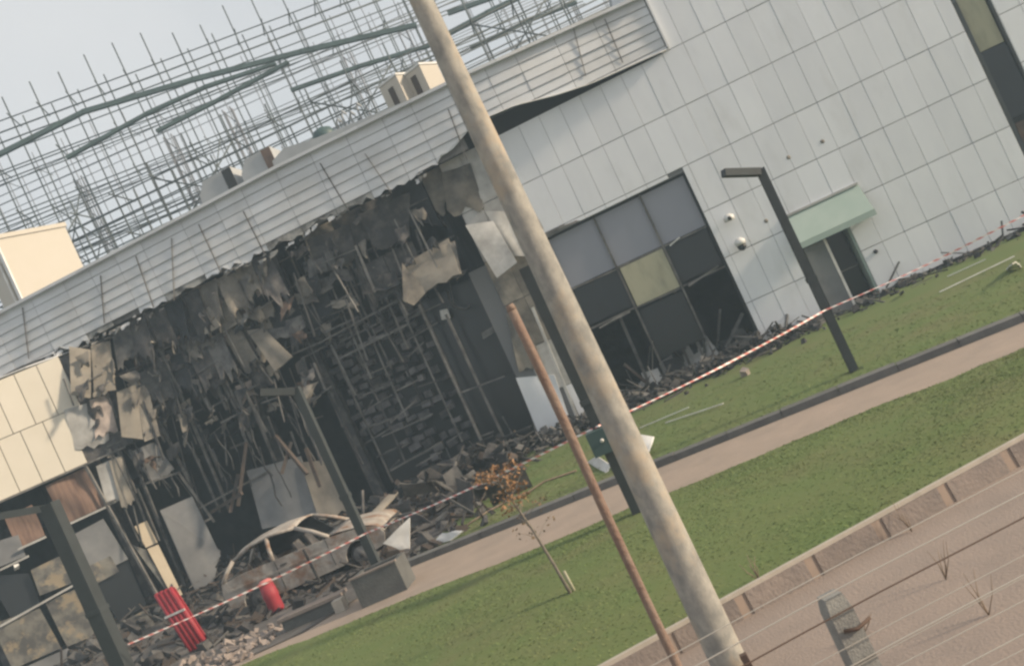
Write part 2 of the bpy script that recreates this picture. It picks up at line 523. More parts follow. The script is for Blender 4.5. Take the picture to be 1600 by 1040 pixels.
# ------------------------------------------------------------------ right block: white panel building
ROWS = [-0.1, 1.33, 2.75, 4.17, 5.58, 7.12, 8.72, 10.32, 11.92, 13.5]
PS, P0 = 0.645, 1.40
blk = thing('panel_building', W(3, -2, 0), 'pale grey panel-clad block with window bay, slit window and side door', 'building')
wbox('core_wall', 1.0, 13.2, -0.35, -0.055, 8.2, 13.5, 'joint', blk)
wbox('core_wall', -6.3, 1.0, -0.35, -0.055, 8.2, 8.72, 'joint', blk)
def coreb(s0, s1, z0, z1):
    wbox('core_wall', s0, s1, -0.35, -0.055, z0, z1, 'joint', blk)
coreb(-6.9, -4.47, -0.1, 5.5); coreb(-6.3, -4.47, 5.5, 8.2); coreb(-4.47, -0.05, 5.45, 8.2)
coreb(-0.05, 1.93, -0.1, 8.2); coreb(1.93, 3.36, 2.15, 8.2); coreb(3.36, 8.25, -0.1, 8.2); coreb(8.25, 9.18, -0.1, 1.2); coreb(9.18, 13.2, -0.1, 8.2)
wbox('roof_slab', 1.0, 13.2, -12, -0.36, 13.2, 13.48, 'roofing', blk)
wbox('end_wall', 1.0, 1.2, -12, -0.36, 10.5, 13.19, 'panel', blk)
wbox('rear_wall', 1.0, 13.2, -12.3, -12.01, -0.1, 13.48, 'soot', blk)
wbox('end_wall', 13.21, 13.4, -12, -0.05, -0.1, 13.48, 'panel', blk)
OPEN = [(-4.47, -0.07, -0.2, 5.45), (1.93, 3.36, -0.2, 2.15), (8.25, 9.18, 1.2, 9.9)]
cache = {}
rg = random.Random(21)
def add_panel(s0, s1, z0, z1, fn_mat):
    g, gw = 0.009, 0.0036
    key = (round(s1 - s0, 3), round(z1 - z0, 3), fn_mat)
    if key not in cache:
        w, h = (s1 - s0) / 2 - gw, (z1 - z0) / 2 - g
        b = 0.006
        vs_ = [(-w, 0.0, -h), (w, 0.0, -h), (w, 0.0, h), (-w, 0.0, h),
               (-w, -0.035, -h), (w, -0.035, -h), (w, -0.035, h), (-w, -0.035, h),
               (-w + b, -0.045, -h + b), (w - b, -0.045, -h + b), (w - b, -0.045, h - b), (-w + b, -0.045, h - b)]
        fs = [(0, 1, 5, 4), (1, 2, 6, 5), (2, 3, 7, 6), (3, 0, 4, 7), (4, 5, 9, 8), (5, 6, 10, 9), (6, 7, 11, 10), (7, 4, 8, 11), (8, 9, 10, 11)]
        me = bpy.data.meshes.new('wall_panel')
        me.from_pydata([V(v) for v in vs_], [], fs)
        me.materials.append(MP[fn_mat])
        cache[key] = me
    o = bpy.data.objects.new('wall_panel', cache[key])
    COL.objects.link(o)
    o.parent = blk
    o.location = W((s0 + s1) / 2, -0.045 + rg.uniform(-0.002, 0.003), (z0 + z1) / 2) - ORG[blk.name]
    o.rotation_euler = (rg.gauss(0, 0.0018), rg.gauss(0, 0.0008), -AW + rg.gauss(0, 0.0022))
    return o
cols = [P0 + PS * k for k in range(-12, 19)]
for zi in range(len(ROWS) - 1):
    z0, z1 = ROWS[zi], ROWS[zi + 1]
    for k in range(len(cols) - 1):
        cells = [(cols[k], cols[k + 1])]
        s0, s1 = cols[k], cols[k + 1]
        if s1 > 13.2 or s0 < -6.4:
            continue
        za, zb = z0, z1
        skip = False
        for (a, b, c, d) in OPEN:
            if s1 > a + 0.02 and s0 < b - 0.02 and zb > c + 0.02 and za < d - 0.02:
                # trim horizontally, else vertically
                if s0 < a < s1 and zb <= d + 0.9 and za < d - 0.1:
                    s1 = a
                elif s0 < b < s1 and za < d - 0.1:
                    s0 = b
                elif za < d < zb:
                    za = d
                elif za < c < zb:
                    zb = c
                else:
                    skip = True
        if skip or s1 - s0 < 0.06 or zb - za < 0.08:
            continue
        if z1 > 8.8 and s1 < 0.95:                       # fascia zone
            continue
        if s0 < -4.4 and z0 < 5.5:
            mm = 'panel' if z0 < 0.5 else ('panel_smoked' if z0 < 2.5 else 'panel_charred')
        elif s0 < -4.9:
            mm = 'panel_smoked'
        else:
            mm = 'panel'
        if z1 < 3 and s0 < -5.6 and rg.random() < 0.3:
            continue
        add_panel(s0, s1, za, zb, mm)
# missing-panel scar, plinth
wbox('plinth', -6.6, 1.9, -0.06, 0.02, -0.2, -0.09, 'kerb_dark', blk)
wbox('plinth', 3.4, 13.2, -0.06, 0.05, -0.2, 0.10, 'char', blk)
bent('scorch_patch', W(-4.75, 0.02, 5.65), W(-4.35, 0.02, 5.68), W(-4.4, 0.02, 6.9), W(-4.8, 0.02, 6.85), 0.02, 0.012, 5, 'panel_charred', blk, rag=0.2)
bent('peeled_trim', W(-4.5, 0.03, 5.42), W(-3.3, 0.06, 5.46), W(-3.4, 0.05, 5.52), W(-4.45, 0.05, 5.6), 0.015, 0.02, 7, 'steel_burnt', blk)
# window bay
win = wbox('window', -4.47, -0.07, -0.32, -0.29, 5.40, 5.45, 'gap', blk)
SX = [-4.42, -2.92, -1.47, -0.10]
for i in range(3):
    wbox('pane', SX[i] + 0.03, SX[i + 1] - 0.03, -0.26, -0.235, 3.83, 5.38, 'glass_grey', win)
wbox('board', SX[1] + 0.07, SX[2] - 0.05, -0.2, -0.17, 2.55, 3.75, 'board', win)
for k, (i, z0, z1) in enumerate(((0, 2.62, 3.74), (2, 2.62, 3.74))):
    wbox('pane', SX[i] + 0.05, SX[i + 1] - 0.05, -0.36, -0.34, z0, z1, 'glass_dark', win)
wbox('pane', SX[1] + 0.05, SX[2] - 0.05, -0.36, -0.34, 0.9, 2.42, 'glass_dark', win)
for i in (0, 1, 2, 3):
    x = SX[i]
    bar('mullion', W(x, -0.2, 0.0), W(x, -0.2, 5.42), 0.06, 'steel_burnt' if 0 < i < 3 else 'gap', win, h=0.1)
for z in (3.79, 2.52):
    for i in range(3):
        rgx = random.Random(int(z * 10) + i)
        bar('transom', W(SX[i] + 0.04, -0.19, z + rgx.uniform(-.01, .01)), W(SX[i + 1] - 0.04, -0.19, z + rgx.uniform(-.03, .03)), 0.06, 'steel_burnt', win, h=0.05)
bent('bent_strip', W(-1.3, -0.1, 3.70), W(-0.95, -0.06, 3.80), W(-0.95, -0.06, 3.84), W(-1.3, -0.1, 3.75), 0.01, 0.01, 3, 'white', win)
bent('bent_strip', W(-1.3, -0.1, 2.42), W(-0.3, -0.06, 2.60), W(-0.3, -0.06, 2.65), W(-1.3, -0.1, 2.50), 0.01, 0.03, 4, 'steel_burnt', win)
bent('bent_strip', W(-4.1, -0.1, 2.40), W(-3.1, -0.06, 2.48), W(-3.1, -0.06, 2.54), W(-4.1, -0.1, 2.46), 0.01, 0.03, 8, 'steel_burnt', win)
for x, m_ in ((-2.2, 'timber_char'), (-1.75, 'steel_burnt'), (-3.5, 'steel_burnt')):
    bar('burnt_stud', W(x, -0.6, 0.0), W(x + 0.05, -0.6, 2.5), 0.09, m_, win)
wbox('room_wall', -6.2, 0.4, -4.3, -4.1, -0.1, 5.7, 'soot', blk)
wbox('room_ceiling', -6.2, 0.4, -4.1, -0.36, 5.6, 5.72, 'soot', blk)
wbox('room_wall', 0.4, 0.55, -4.1, -0.36, -0.1, 5.7, 'soot', blk)
wbox('room_floor', -6.2, 0.4, -4.1, -0.36, -0.2, -0.01, 'char', blk)
rg2 = random.Random(77)
for k in range(26):
    s, d = rg2.uniform(-4.2, -0.4), rg2.uniform(-1.6, -0.4)
    z = rg2.uniform(0, 0.5)
    if k % 2:
        bar('fallen_lath', W(s, d, z), W(s + rg2.uniform(-.9, .9), d + rg2.uniform(-.3, .3), z + rg2.uniform(0, 1.1)), rg2.uniform(.03, .09), rg2.choice(('ash', 'steel_burnt', 'timber_char', 'panel_tan')), win)
    else:
        bent('fallen_sheet', W(s, d, z * .3), W(s + .5, d + .1, z * .3), W(s + .5 + rg2.uniform(-.2, .2), d - .2, z * .3 + rg2.uniform(.3, .9)), W(s, d - .2, z * .3 + rg2.uniform(.3, .8)), 0.02, 0.05, k, rg2.choice(('ash', 'char', 'panel_charred', 'panel_smoked')), win, rag=0.3, nu=5, nv=5)
# slit window
slit = wbox('slit_window', 8.25, 9.18, -0.30, -0.28, 1.2, 9.9, 'gap', blk)
wbox('frame', 8.26, 8.38, -0.27, -0.02, 1.2, 9.9, 'lamp_paint', slit)
wbox('board', 8.40, 9.10, -0.2, -0.17, 4.9, 9.5, 'board', slit)
wbox('pane', 8.40, 9.14, -0.2, -0.18, 2.9, 4.87, 'glass_dark', slit)
wbox('board', 8.45, 9.14, -0.2, -0.17, 1.25, 2.75, 'rust_panel', slit)
wbox('transom', 8.39, 9.16, -0.21, -0.12, 2.78, 2.87, 'gap', slit)
# side door and canopy
door = wbox('door_recess', 1.93, 3.36, -1.0, -0.95, -0.1, 2.15, 'soot', blk)
wbox('reveal', 1.93, 1.98, -0.94, -0.05, -0.1, 2.15, 'concrete', door)
wbox('reveal', 3.30, 3.36, -0.94, -0.05, -0.1, 2.15, 'canopy_green', door)
wbox('lintel', 1.98, 3.30, -0.94, -0.05, 2.08, 2.15, 'gap', door)
wbox('door_leaf', 2.0, 2.58, -0.12, -0.08, -0.08, 2.05, 'grey_sheet', door)
wbox('door_frame', 2.58, 2.65, -0.14, -0.04, -0.08, 2.07, 'white', door)
wbox('door_leaf', 2.68, 3.28, -0.6, -0.56, -0.08, 2.05, 'glass_dark', door)
wbox('door_rail', 2.68, 3.28, -0.53, -0.5, 0.98, 1.03, 'steel_burnt', door)
wbox('threshold', 1.9, 3.4, -0.04, 0.35, -0.2, -0.04, 'ash', door)
can = slab('canopy', W(1.86, 0.62, 2.26), W(4.0, 0.62, 2.26), W(4.04, 0.0, 3.05), W(1.86, 0.0, 3.05), V((0, 0, -0.04)), 'canopy_green', blk)
slab('valance', W(1.85, 0.63, 2.10), W(4.01, 0.63, 2.10), W(4.01, 0.63, 2.27), W(1.85, 0.63, 2.27), -N * 0.03, 'canopy_green', can)
for s_ in (1.86, 3.97):
    bar('bracket', W(s_, 0.0, 2.2), W(s_, 0.6, 2.2), 0.05, 'canopy_green', can)
bar('gutter', W(1.86, 0.03, 3.09), W(4.04, 0.03, 3.09), 0.06, 'panel_smoked', can)
# small vents and a sign hole on the panels
for (x, y) in ((1232, 246), (1285, 221), (1197, 345)):
    p = PW(x, y, 0.0)
    tube('vent_cap', [p - N * 0.02, p + N * 0.008], 0.06, 'panel_charred', blk, n=10)
p = PW(1368, 393, 0.02)
tube('bell_push', [p - N * 0.01, p + N * 0.04], 0.06, 'gap', blk, n=10)

# CCTV cameras on the wall
def cctv(x, y, label, dome):
    p = PW(x, y, 0.04)
    t = thing('security_camera', p, label, 'camera')
    bar('bracket', p, p + N * 0.30, 0.09, 'white', t)
    tube('housing', [p + N * 0.28 + V((0, 0, 0.10)), p + N * 0.28 + V((0, 0, 0.02)), p + N * 0.28 + V((0, 0, -0.10))], [0.07, 0.16, 0.15], 'white', t, n=14)
    if dome:
        tube('dome', [p + N * 0.28 + V((0, 0, -0.10)), p + N * 0.28 + V((0, 0, -0.2)), p + N * 0.28 + V((0, 0, -0.27))], [0.13, 0.12, 0.04], 'black_plastic', t, n=14)
    else:
        tube('lens', [p + N * 0.40 + V((0, 0, -0.02)), p + N * 0.48 + V((0, 0, -0.05))], [0.06, 0.05], 'black_plastic', t, n=12)
cctv(1137, 341, 'small white camera, upper one of two beside the window bay', False)
cctv(1154, 378, 'white dome camera with black lens, lower of two beside window bay', True)

# ------------------------------------------------------------------ burnt showroom
hall = thing('burnt_showroom', W(-13, -2, 0), 'fire-gutted showroom with scorched fascia, hanging panels and black interior', 'building')
wbox('back_wall', -27, -6.3, -7.3, -7.0, -0.1, 10.5, 'soot', hall)
wbox('roof_slab', -27, -6.32, -13, -0.2, 10.2, 10.5, 'roofing', hall)
wbox('roof_slab', -6.32, 1.0, -13, -0.36, 10.22, 10.5, 'roofing', hall)
wbox('side_wall', -6.95, -6.85, -6.9, -0.4, -0.1, 10.1, 'soot', hall)
wbox('side_wall', -27.2, -27.02, -12, -0.1, -0.1, 10.4, 'soot', hall)
wbox('upper_floor', -27, -7.2, -6.95, -1.6, 4.3, 4.6, 'soot', hall)
wbox('ceiling', -27, -6.97, -6.95, -0.3, 9.6, 9.8, 'soot', hall)
# fascia: backing and lapped metal slats
FZ0, FZ1 = 8.64, 10.62
fas = wbox('fascia', -26, 0.95, -0.12, -0.02, 9.3, 10.5, 'gap', hall)
rg = random.Random(4)
def lip(s):                                             # lower edge of the cladding
    if s > -4.9:
        pts_ = [(-4.9, 9.36), (-3.6, 9.28), (-2.44, 9.02), (-1.4, 8.86), (0.95, 8.76)]
        for (a, b), (c, d) in zip(pts_, pts_[1:]):
            if s <= c:
                return b + (d - b) * (s - a) / (c - a)
        return 8.74
    if s > -6.6:
        return 8.6 + (s + 6.6) * 0.43
    return 8.63 + 0.06 * math.sin(s * 1.7) + (0.25 if s < -19.5 else 0)
OUTS = [(-26, 0.5), (-10, 0.55), (-4.8, 0.7), (0.95, 0.08)]
def out(s, z=0):                                        # the cladding bellies out of the wall plane
    for (a, b), (c, d) in zip(OUTS, OUTS[1:]):
        if s <= c:
            u = (s - a) / (c - a)
            return b + (d - b) * u * u * (3 - 2 * u)
    return 0.08
def FW(s, o, z):                                        # point of the bellied sheet
    p = W(s, 0, z)
    c = V((0, 0, H))
    q = p - c
    return c + q * (((WO + N * o) - c).dot(N) / q.dot(N))
def ftop(s):
    pts_ = [(-26, 10.62), (-17.9, 10.68), (-10.85, 10.76), (-4.5, 10.65), (0.95, 10.36)]
    for (a, b), (c, d) in zip(pts_, pts_[1:]):
        if s <= c:
            return b + (d - b) * (s - a) / (c - a)
    return 10.36
seams = [-26.0]
while seams[-1] < 0.4:
    seams.append(seams[-1] + rg.choice((0.95, 1.2, 1.2, 1.45)))
seams[-1] = 0.93
NRW = 7
for ci in range(len(seams) - 1):
    s0, s1 = seams[ci] + 0.006, seams[ci + 1] - 0.006
    for r in range(NRW):
        nseg = 6
        top, bot = [], []
        gone = 0
        burnt = r == 0 and s1 < -5 and s0 > -20
        if burnt and rg.random() < 0.12:
            continue
        jit = rg.uniform(-0.012, 0.012)
        for i in range(nseg + 1):
            s = s0 + (s1 - s0) * i / nseg
            l0, t0 = lip(s), ftop(s)
            h = (t0 - 8.62) / NRW
            zb, zt = 8.62 + h * r + 0.016, 8.62 + h * (r + 1)
            if zt < l0 + 0.03:
                gone += 1
            zb, zt = max(zb, l0), max(zt, l0 + 0.02)
            if burnt:
                zb += rg.uniform(0, 0.2) if 0 < i < nseg else rg.uniform(0, 0.1)
            o = out(s)
            bot.append(FW(s, o + 0.03 + jit + rg.uniform(-.003, .003), zb))
            top.append(FW(s, o + jit, zt))
        if gone > nseg - 1:
            continue
        k = nseg + 1
        vs_ = bot + top + [p - N * 0.012 for p in bot] + [p - N * 0.012 for p in top]
        fs = []
        for i in range(nseg):
            fs += [(i, i + 1, k + i + 1, k + i), (2 * k + i + 1, 2 * k + i, 3 * k + i, 3 * k + i + 1), (i + 1, i, 2 * k + i, 2 * k + i + 1), (k + i, k + i + 1, 3 * k + i + 1, 3 * k + i)]
        fs += [(0, k, 3 * k, 2 * k), (k - 1, 3 * k - 1, 4 * k - 1, 2 * k - 1)]
        M('slat', vs_, fs, 'fascia_burnt' if burnt and rg.random() < 0.6 else 'fascia', fas)
cpv = [-26 + 27 * i / 30 - 0.05 for i in range(31)]
for a_, b_ in zip(cpv, cpv[1:]):
    bar('coping', FW(a_, out(a_) + 0.02, ftop(a_) + 0.05), FW(b_, out(b_) + 0.02, ftop(b_) + 0.05), 0.3, 'fascia', fas, h=0.09)
    pa, pb = FW(a_, out(a_) - 0.06, 8.75), FW(b_, out(b_) - 0.06, 8.75)
    if a_ < -5.5:
        qa, qb = FW(a_, out(a_) - 0.06, ftop(a_) - 0.02), FW(b_, out(b_) - 0.06, ftop(b_) - 0.02)
    else:
        pa, pb = FW(a_, out(a_) - 0.06, lip(a_) + 0.1), FW(b_, out(b_) - 0.06, lip(b_) + 0.1)
        qa, qb = FW(a_, out(a_) - 0.06, ftop(a_) - 0.02), FW(b_, out(b_) - 0.06, ftop(b_) - 0.02)
    slab('backing', pa, pb, qb, qa, -N * 0.02, 'steel_burnt', fas)
wbox('end_plate', 0.94, 0.99, -0.02, 0.16, 8.78, 10.4, 'fascia', fas)
# bowed lower flashing right of the pole, pale edge over a black gap
vsb = []
for i in range(25):
    s = -4.9 + i * 5.8 / 24
    vsb.append(FW(s, out(s) + 0.05, lip(s)))
tube('flashing', vsb, 0.02, 'white', fas, n=6)
wbox('gap_shade_sheet', -6.3, 0.9, -0.34, -0.30, 8.2, 9.3, 'gap', fas)  # black sheet paints the shade inside the gap under the cladding
# rails that show through the buckled slats
for (x0, y0, x1, y1) in ((157, 430, 163, 505), (268, 372, 272, 470), (700, 170, 730, 250), (500, 255, 545, 330), (570, 240, 612, 302), (380, 330, 415, 400), (212, 400, 240, 480), (310, 350, 345, 425), (895, 40, 915, 118), (945, 30, 973, 98), (35, 480, 45, 560)):
    bar('rail', PW(x0, y0, out(sd(PW(x0, y0))[0]) + 0.05), PW(x1, y1, out(sd(PW(x1, y1))[0]) + 0.05), 0.03, 'steel_burnt', fas, h=0.02)
for i in range(46):                                     # melted drips and curled scraps under the slats
    s = rg.uniform(-20.5, -6.4)
    z = lip(s) + rg.uniform(-0.05, 0.12)
    w_, h_ = rg.uniform(0.08, 0.3), rg.uniform(0.06, 0.22)
    bent('curled_scrap', FW(s, out(s), z - h_), FW(s + w_, out(s), z - h_ * rg.uniform(0.3, 1)), FW(s + w_, out(s), z), FW(s, out(s), z), 0.01, 0.05, i, rg.choice(('fascia_burnt', 'fascia_burnt', 'char', 'fascia')), fas, nu=3, nv=3, rag=0.3, curl=0.1)

# left wing upper wall, cream panels turned to the sun
wing = slab('wing_wall', WL(-10.4, -0.3, 5.22), WL(-1.0, -0.3, 5.22), WL(-1.0, -0.3, 8.45), WL(-10.4, -0.3, 8.45), NL * 0.22, 'char', hall)
wl0 = (PL(0, 680) - WA).dot(TL)
def wing_panel(x0, x1, z0, z1, m_, tilt=0.0, dd=0.0):
    g = 0.012
    o = slab('panel', WL(x0 + g, -0.05 + dd, z0 + g), WL(x1 - g, -0.05 + dd, z0 + g), WL(x1 - g, -0.05 + dd + tilt, z1 - g), WL(x0 + g, -0.05 + dd + tilt, z1 - g), NL * 0.05, m_, wing)
WZ = [5.22, 6.88, 8.52]
for r_i in (0, 1):
    lim = (PL(122, 690) - WA).dot(TL) if r_i == 0 else (PL(106, 590) - WA).dot(TL)
    x = lim - 0.66
    kk = 0
    while x > -10.5:
        wing_panel(x, x + 0.66, WZ[r_i], WZ[r_i + 1], 'panel_warm', rg.uniform(-0.012, 0.012))
        x -= 0.66
bar('sill', WL(-9.5, 0.05, 5.19), WL(-1.4, 0.05, 5.19), 0.12, 'steel_burnt', wing, h=0.05)
slab('wing_cap', WL(-9.5, 0.02, 8.55), WL(-3.0, 0.02, 8.55), WL(-0.2, -0.9, 8.58), WL(-9.5, -3.2, 8.6), UP * 0.04, 'fascia', wing)

# hanging and warped panels over the burnt zone (photo corners: bottom-left, bottom-right, top-right, top-left)
def hang(name, q, off, m_, seed, amp=0.04, rag=0.0, curl=0.0, th=0.04, fn=None, nu=6, nv=7):
    f_ = fn or PW
    ps = [f_(x, y, o) for (x, y), o in zip(q, off if isinstance(off, (list, tuple)) else [off] * 4)]
    return bent(name, ps[0], ps[1], ps[2], ps[3], th, amp, seed, m_, hall, rag=rag, curl=curl, nu=nu, nv=nv)
hang('hanging_panel', [(111, 616), (142, 622), (142, 546), (108, 541)], [0.35, 0.35, 0.1, 0.1], 'panel_tan', 1, 0.01, fn=PL)
hang('hanging_panel', [(147, 613), (181, 609), (172, 532), (142, 538)], [0.3, 0.3, 0.1, 0.1], 'panel_tan', 2, 0.01, fn=PL)
hang('hanging_panel', [(190, 682), (224, 686), (212, 600), (182, 612)], [0.5, 0.5, 0.2, 0.2], 'panel_tan', 3, 0.02, fn=PL)
hang('hanging_panel', [(226, 690), (250, 680), (230, 600), (212, 606)], [0.5, 0.5, 0.2, 0.2], 'panel_charred', 4, 0.03, fn=PL)
hang('scorched_panel', [(122, 712), (172, 692), (160, 622), (100, 640)], 0.02, 'panel_smoked', 5, 0.03, rag=0.15, fn=PL)
hang('scorched_panel', [(150, 690), (186, 680), (170, 615), (140, 625)], 0.08, 'rubble_pink', 6, 0.05, rag=0.2, fn=PL)
hang('hanging_panel', [(318, 523), (345, 509), (310, 452), (282, 464)], [0.5, 0.6, 0.1, 0.1], 'panel_tan', 7, 0.02)
hang('hanging_panel', [(348, 520), (380, 500), (350, 440), (312, 452)], [0.3, 0.3, 0.1, 0.1], 'panel_charred', 8, 0.04)
hang('hanging_panel', [(430, 580), (456, 557), (411, 512), (385, 516)], [0.6, 0.6, 0.2, 0.2], 'panel_tan', 9, 0.03)
hang('hanging_panel', [(280, 530), (312, 520), (290, 462), (262, 474)], [0.2, 0.2, 0.05, 0.05], 'char', 10, 0.05)
hang('hanging_panel', [(630, 470), (646, 477), (668, 455), (628, 410)], [0.8, 0.8, 0.5, 0.4], 'panel_charred', 11, 0.02)
hang('hanging_panel', [(655, 470), (720, 430), (700, 372), (632, 412)], [0.6, 0.7, 0.15, 0.15], 'panel_tan', 12, 0.025, rag=0.2)
hang('hanging_panel', [(695, 440), (722, 428), (708, 375), (690, 385)], [0.5, 0.6, 0.2, 0.2], 'panel_charred', 13, 0.05)
hang('hanging_panel', [(776, 434), (808, 410), (770, 345), (727, 352)], [0.9, 0.9, 0.3, 0.3], 'panel_smoked', 14, 0.015)
hang('hanging_panel', [(800, 400), (830, 400), (800, 330), (758, 330)], [0.4, 0.4, 0.1, 0.1], 'panel_smoked', 15, 0.03)
# soot-black wall panels under the fascia
rg = random.Random(9)
for i, s in enumerate([-17.0, -16.0, -15.0, -14.0, -13.0, -12.0, -11.0, -10.0, -9.0, -8.0, -7.0]):
    for z0, z1 in ((7.1, 8.7), (5.6, 7.08)):
        if (z0 < 6 and s not in (-13.0, -12.0, -10.0, -9.0, -14.0)) or rg.random() < 0.08:
            continue
        mm = rg.choice(('char', 'soot', 'panel_charred') if s > -12.5 else ('soot', 'char', 'panel_charred'))
        bent('charred_panel', W(s, -0.12 + rg.uniform(0, .1), z0 + rg.uniform(-.1, .4)), W(s + 0.97, -0.1 + rg.uniform(0, .1), z0 + rg.uniform(-.1, .4)), W(s + 0.97, -0.1, z1), W(s, -0.1, z1), 0.03, 0.05, i + 40, mm, hall, rag=0.3)
hang('soot_sheet', [(500, 440), (560, 410), (545, 350), (480, 375)], [0.05] * 4, 'char', 51, 0.08, rag=0.2)
hang('soot_sheet', [(590, 400), (640, 375), (640, 300), (560, 335)], [0.05] * 4, 'char', 52, 0.08, rag=0.2)
hang('soot_sheet', [(700, 340), (760, 335), (735, 255), (690, 270)], [0.05] * 4, 'panel_charred', 53, 0.06, rag=0.2)
for k, (x, y, w_, h_) in enumerate(((472, 460, 26, 20), (498, 440, 24, 26), (525, 425, 26, 22), (490, 405, 22, 34), (575, 445, 30, 18), (455, 500, 24, 26), (530, 470, 34, 16), (605, 430, 20, 26), (430, 515, 26, 22), (410, 480, 20, 30))):
    hang('burnt_scrap', [(x - w_ * .3, y + h_), (x + w_, y + h_ * .6), (x + w_ * .7, y - h_ * .3), (x - w_ * .4, y)], [0.15, 0.2, 0.0, 0.0], rg.choice(('panel_charred', 'ash', 'ash', 'char')), 60 + k, 0.06, rag=0.3, nu=4, nv=4)
# brown and grey insulation hanging from the edge
for k in range(60):
    x, y = rg.uniform(185, 400), 0
    y = 505 - (x - 185) * 0.42 + rg.uniform(0, 175)
    w_, h_ = rg.uniform(8, 26), rg.uniform(14, 46)
    hang('burnt_scrap', [(x + h_ * .42, y + h_ * .9), (x + w_ + h_ * .42, y + h_ * .9 - w_ * .4), (x + w_, y - w_ * .42), (x, y)], [rg.uniform(-.3, .6), rg.uniform(-.3, .6), 0.1, 0.1], rg.choice(('panel_charred', 'ash', 'char', 'char', 'rust_panel', 'panel_tan', 'rubble_pink', 'ash')), 100 + k, 0.08, rag=0.4, nu=4, nv=5, th=0.03)
for k, s in enumerate([-17.6 + 0.62 * i for i in range(9)]):
    for z0, z1, dd in ((7.0, 8.6, 0.25), (5.5, 7.1, 0.1)):
        if z0 < 6 and s > -14.2:
            continue
        t_ = rg.uniform(-0.25, 0.25)
        bent('charred_panel', W(s + t_, dd + rg.uniform(.1, .5), z0 + rg.uniform(-.3, .3)), W(s + t_ + 0.6, dd + rg.uniform(.1, .5), z0 + rg.uniform(-.3, .3)), W(s + 0.6, dd, z1), W(s, dd, z1), 0.03, 0.05, 300 + k * 2 + int(z0), rg.choice(('panel_charred', 'char', 'char', 'ash', 'soot')), hall, rag=0.55)
# steel frame: columns, studs, transoms
def pbar(name, x0, y0, x1, y1, w_, m_='steel_burnt', d0=0.0, d1=None, fn=PW):
    return bar(name, fn(x0, y0, d0), fn(x1, y1, d0 if d1 is None else d1), w_, m_, hall)
for s in (-26.5, -20.9, -15.0, -12.6):
    wbox('column', s, s + 0.3, -1.2, -0.8, -0.1, 9.6, 'char', hall)
for s in (-17.5, -13.0, -9.4):
    wbox('column', s, s + 0.3, -4.2, -3.9, -0.1, 9.6, 'soot', hall)
for (x0, y0, x1, y1) in ((132, 725, 285, 1000), (203, 702, 262, 850), (262, 850, 290, 915), (278, 737, 335, 815), (183, 700, 212, 770), (160, 560, 205, 690), (225, 490, 300, 660), (255, 480, 330, 640), (240, 640, 300, 760), (292, 640, 360, 800), (350, 600, 395, 690), (300, 700, 345, 800), (320, 560, 355, 640), (375, 590, 430, 720)):
    pbar('stud', x0, y0, x1, y1, 0.075, rg.choice(('steel_burnt', 'steel_burnt', 'ash')), 0.05, fn=PL if x0 < 300 and y0 > 640 else PW)
for (x0, y0, x1, y1) in ((225, 756, 278, 738), (283, 833, 332, 808), (300, 800, 420, 735), (165, 786, 182, 780), (330, 635, 405, 600), (345, 660, 400, 632), (415, 612, 470, 604), (440, 560, 500, 535), (500, 535, 620, 470), (530, 560, 640, 505), (505, 520, 560, 495), (360, 700, 385, 690), (250, 548, 298, 524), (322, 560, 345, 545)):
    pbar('rail', x0, y0, x1, y1, 0.06, rg.choice(('steel_burnt', 'ash')), 0.08, fn=PL if x0 < 300 and y0 > 700 else PW)
# tangle of bent studs, rails and rags hanging in the burnt bays
def bay(s, d, z):
    return W(s, d, z) if s > -17.3 else WL(s + 17.3, d, z)
for k in range(150):
    s, z = rg.uniform(-19.6, -12.2), rg.uniform(3.4, 8.4)
    if rg.random() < 0.35:
        s = rg.uniform(-12.5, -7.0); z = rg.uniform(5.8, 8.4)
    ln = rg.uniform(0.6, 2.0)
    d = rg.uniform(-0.6, 0.45)
    if k % 3:
        p, q = bay(s, d, z), bay(s + rg.gauss(0, 0.16), d + rg.uniform(-.2, .3), max(0.3, z - ln))
    else:
        p, q = bay(s, d, z), bay(s + rg.uniform(0.4, 1.3), d + rg.uniform(-.1, .1), z + rg.gauss(0, 0.12))
    bar('bent_stud', p, q, rg.choice((0.03, 0.04, 0.05, 0.07)), rg.choice(('steel_burnt', 'steel_burnt', 'char', 'ash')), hall, h=rg.choice((0.02, 0.04)))
for k in range(130):
    s, z = rg.uniform(-19.4, -12.4), rg.uniform(4.0, 8.5)
    if k % 4 == 0:
        s, z = rg.uniform(-12.5, -6.6), rg.uniform(5.6, 8.5)
    d = rg.uniform(-0.3, 0.5)
    w_, h_ = rg.uniform(0.12, 0.5), rg.uniform(0.2, 0.9)
    sk = rg.uniform(-.25, .25)
    bent('burnt_rag', bay(s + sk, d + rg.uniform(-.1, .35), z - h_), bay(s + sk + w_ * rg.uniform(.3, 1), d + rg.uniform(-.1, .35), z - h_ * rg.uniform(.6, 1)), bay(s + w_, d, z + rg.uniform(-.1, .1)), bay(s, d, z), 0.015, 0.07, 500 + k, rg.choice(('char', 'char', 'ash', 'panel_charred', 'panel_charred', 'rust_panel', 'soot')), hall, rag=0.6, nu=5, nv=5)
